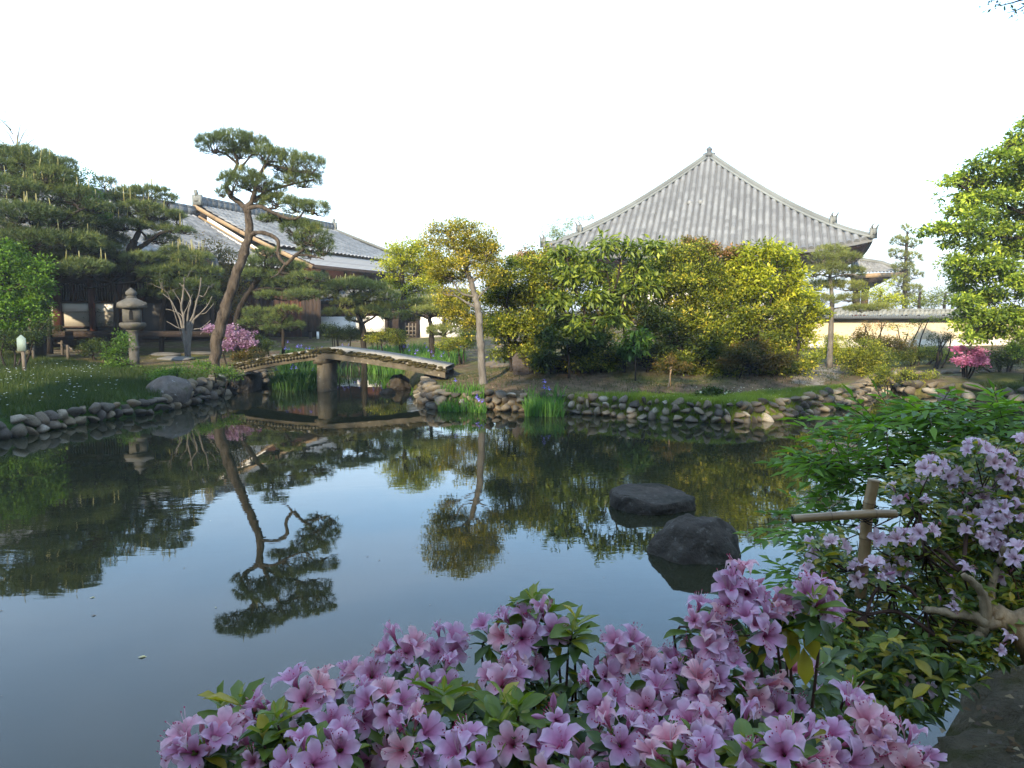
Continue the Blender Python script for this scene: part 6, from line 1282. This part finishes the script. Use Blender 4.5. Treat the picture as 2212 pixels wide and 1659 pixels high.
# ------- feathery bright shrub behind it: long pointed leaflets over the water
root=thing('pointed_leaf_shrub','bright green shrub with long pointed leaflets leaning over the water at the right','shrub',(2.95,2.95,gz(2.95,2.95))); mb=MB(); st_=MB(); rng=np.random.default_rng(77)
ZONE=[(1850,930,.9),(1790,965,.7),(1900,890,.9),(1970,875,1),(2050,860,.9),(2110,880,1),(2180,900,1),(2212,930,1),(2000,920,1),(1930,950,.9),(2080,930,1),(2150,950,1),(1830,1010,.5),(1870,1050,.5),(2030,960,.8),(1790,1085,.4),(1760,1110,.3),(2212,870,.8),(1960,990,.7),(1860,980,.6),(2260,900,1),(1750,1200,.25),(1790,1140,.3),(2280,930,1),(2340,920,1),(2400,960,.8),(2330,1010,.8),(2420,1040,.5)]
gb=Vector((2.95,2.95,gz(2.95,2.95)-.05)); kk=0; parts_=[]
for (x,y,wt_) in ZONE:
    for j in range(int(25*wt_)):
        px=x+rng.normal()*34; py=y+34+rng.normal()*11; 
        if 1810<px<1990 and 935<py<1000 and rng.random()<.72: continue
        d=2.75*rng.uniform(.93,1.15); p=np.array(tuple(at(px,py,d))); ax=np.array([-.75+rng.normal()*.5,-.1+rng.normal()*.5,.14+rng.normal()*.18]); ax/=np.linalg.norm(ax)
        n=7; L=.16; rach=[p+ax*L*t/4+np.array([0,0,-.03*(t/4)**2]) for t in range(5)]; st_.tube(rach,[.0016]*5,3,cap=False)
        side_=np.cross(ax,[0,0,1]); side_/=np.linalg.norm(side_)
        for q in range(n):
            t=(q//2+1)/(n//2+1) if q<n-1 else 1.0; sg=(1 if q%2 else -1) if q<n-1 else 0
            c=p+ax*L*t+np.array([0,0,-.03*t*t]); dd=ax*.75+side_*sg*.85+np.array([0,0,-.12+rng.normal()*.12])
            leaves(mb,c[None],dd[None],np.array([[rng.normal()*.25,rng.normal()*.25,1.]]),0.072*rng.uniform(.8,1.2),.024,np.array([np.clip(.68+rng.normal()*.2,0,1)]),.3)
        if rng.random()<.05: st_.tube(curve(gb+Vector((rng.normal()*.15,rng.normal()*.12,.0)),p,6,.04,rng,.14),np.linspace(.008,.002,6),4)
mb.obj('foliage',M['maple'],root,False,'stuff'); st_.obj('stems',M['stem'],root,True)
# ------- bamboo rail and post
root=thing('bamboo_fence','tan bamboo post tied to a crossing bamboo rail beside the azalea','bamboo fence',(.95,1.85,.3)); D=1.85
def culm(pts,rad,seed,nodes):
    P=densify(pts,14); n=len(P); R_=np.full(n,rad); tt=np.full(n,.8); L=np.linspace(0,1,n)
    for q in nodes: i=int(q*(n-1)); R_[i]=rad*1.14; tt[i]=.0; 
    m_=MB(); m_.tube(P,R_,14,tint=np.repeat(tt,14).tolist()+[.8,.8]); return m_
culm(A(D,(1858,1290),(1868,1180),(1874,1110),(1888,1035)),.0140,1,(.1,.42,.78,.985)).obj('post',M['bamboo'],root,True)
culm(A(D-.05,(1712,1121),(1800,1115),(1880,1110),(1935,1110)),.0108,2,(.02,.33,.72)).obj('rail',M['bamboo'],root,True)
p=at(1712,1121,D-.05); d=(at(1712,1121,D-.05)-at(1800,1115,D-.05)).normalized(); MB().tube([p+d*.0005,p+d*.0015],.0078,12).obj('hollow_end_shade',M['flatblack'],root)  # black disc painted as the shade inside the hollow culm
tie=MB()
pt=at(1877,1111,D-.02)
for k in range(4):
    tie.tube([pt+Vector((.021*math.cos(a)+.0,.024*math.sin(a),.017*math.sin(a*1.0+ (k%2)*1.57)+(k-1.5)*.003)) for a in np.linspace(0,6.28,14)],.0014,4)
tie.obj('cord_tie',M['flatblack'],root)
# petals lying on the near boulder
r=random.Random(4)
pet=MB()
for i in range(60):
    x=r.uniform(1960,2200); y=r.uniform(1500,1640); a=at(x,y,1); hit=None
    # march to the boulder ellipsoid
    o=Vector((0,0,EYE)); dv=(a-o).normalized()
    c=Vector((2.25,2.05,.42)); 
    for s_ in np.linspace(1,4,300):
        q=o+dv*s_-c; q=Matrix.Rotation(-.25,3,'Z')@q
        if (q.x/1.1)**2+(q.y/.75)**2+(q.z/.5)**2<.97: hit=o+dv*s_; break
    if hit: leaves(pet,np.array([tuple(hit)])+[0,0,.006],np.array([[r.uniform(-1,1),r.uniform(-1,1),.2]]),np.array([[0,-.3,1.]]),.03,.02,np.array([r.random()]),.5)
if pet.n:
    o=pet.obj('fallen_petals',M['litter'],None,False,'stuff'); tag(o,'withered petals lying on the near mossy boulder','fallen petals')
# ================================================================ the trees behind the viewer that shade the near garden
for (x,y,h,rx,sd,lb) in ((-17,-17,13.5,6,401,'tall shade tree behind the viewer, farthest to the left'),(-7.5,-15,12.5,5.5,402,'shade tree behind the viewer and left of the path'),(1,-17,13.5,5.5,403,'shade tree straight behind the viewer'),(10,-15,12.0,5.5,404,'shade tree behind the viewer on the right'),(19,-14,11,5.5,405,'outermost shade tree behind the viewer on the right'),(-27,-13,12.5,6,406,'outermost shade tree behind the viewer on the left')):
    h*=1.32; b=Vector((x,y,.7)); bl=[(Vector((x,y,h*.70)),(rx,3.2,h*.28)),(Vector((x+2,y,h*.45)),(rx*.9,3.2,h*.22)),(Vector((x-2.5,y,h*.35)),(rx*.8,3,h*.2)),(Vector((x,y,h*.18)),(rx*1.0,3,h*.16))]
    broadleaf('shade_tree',lb,'tree',b,[([b,Vector((x+.2,y,h*.4)),Vector((x,y,h*.75))],.3,.1)],bl,'dark','barkdark',.62,.46,.42,1.0,sd,17,tfrac=.3,twig=.05,group='shade trees behind the viewer')
# ================================================================ air
hz_=MB().box((-5700,-5700,-1.9),(5700,5700,175))
ho_=bpy.data.objects.new('haze',hz_.mesh('haze',[])); COL.objects.link(ho_); ho_['kind']='stuff'
hm=bpy.data.materials.new('thin_air'); hm.use_nodes=True; hm.node_tree.nodes.clear(); hv=nn(hm.node_tree,'ShaderNodeVolumePrincipled'); hv.inputs['Color'].default_value=(.85,.92,1,1); hv.inputs['Density'].default_value=0.0011; hv.inputs['Anisotropy'].default_value=0.0
hout=nn(hm.node_tree,'ShaderNodeOutputMaterial'); hm.node_tree.links.new(hv.outputs[0],hout.inputs['Volume']); ho_.data.materials.append(hm); hm.cycles.homogeneous_volume=True
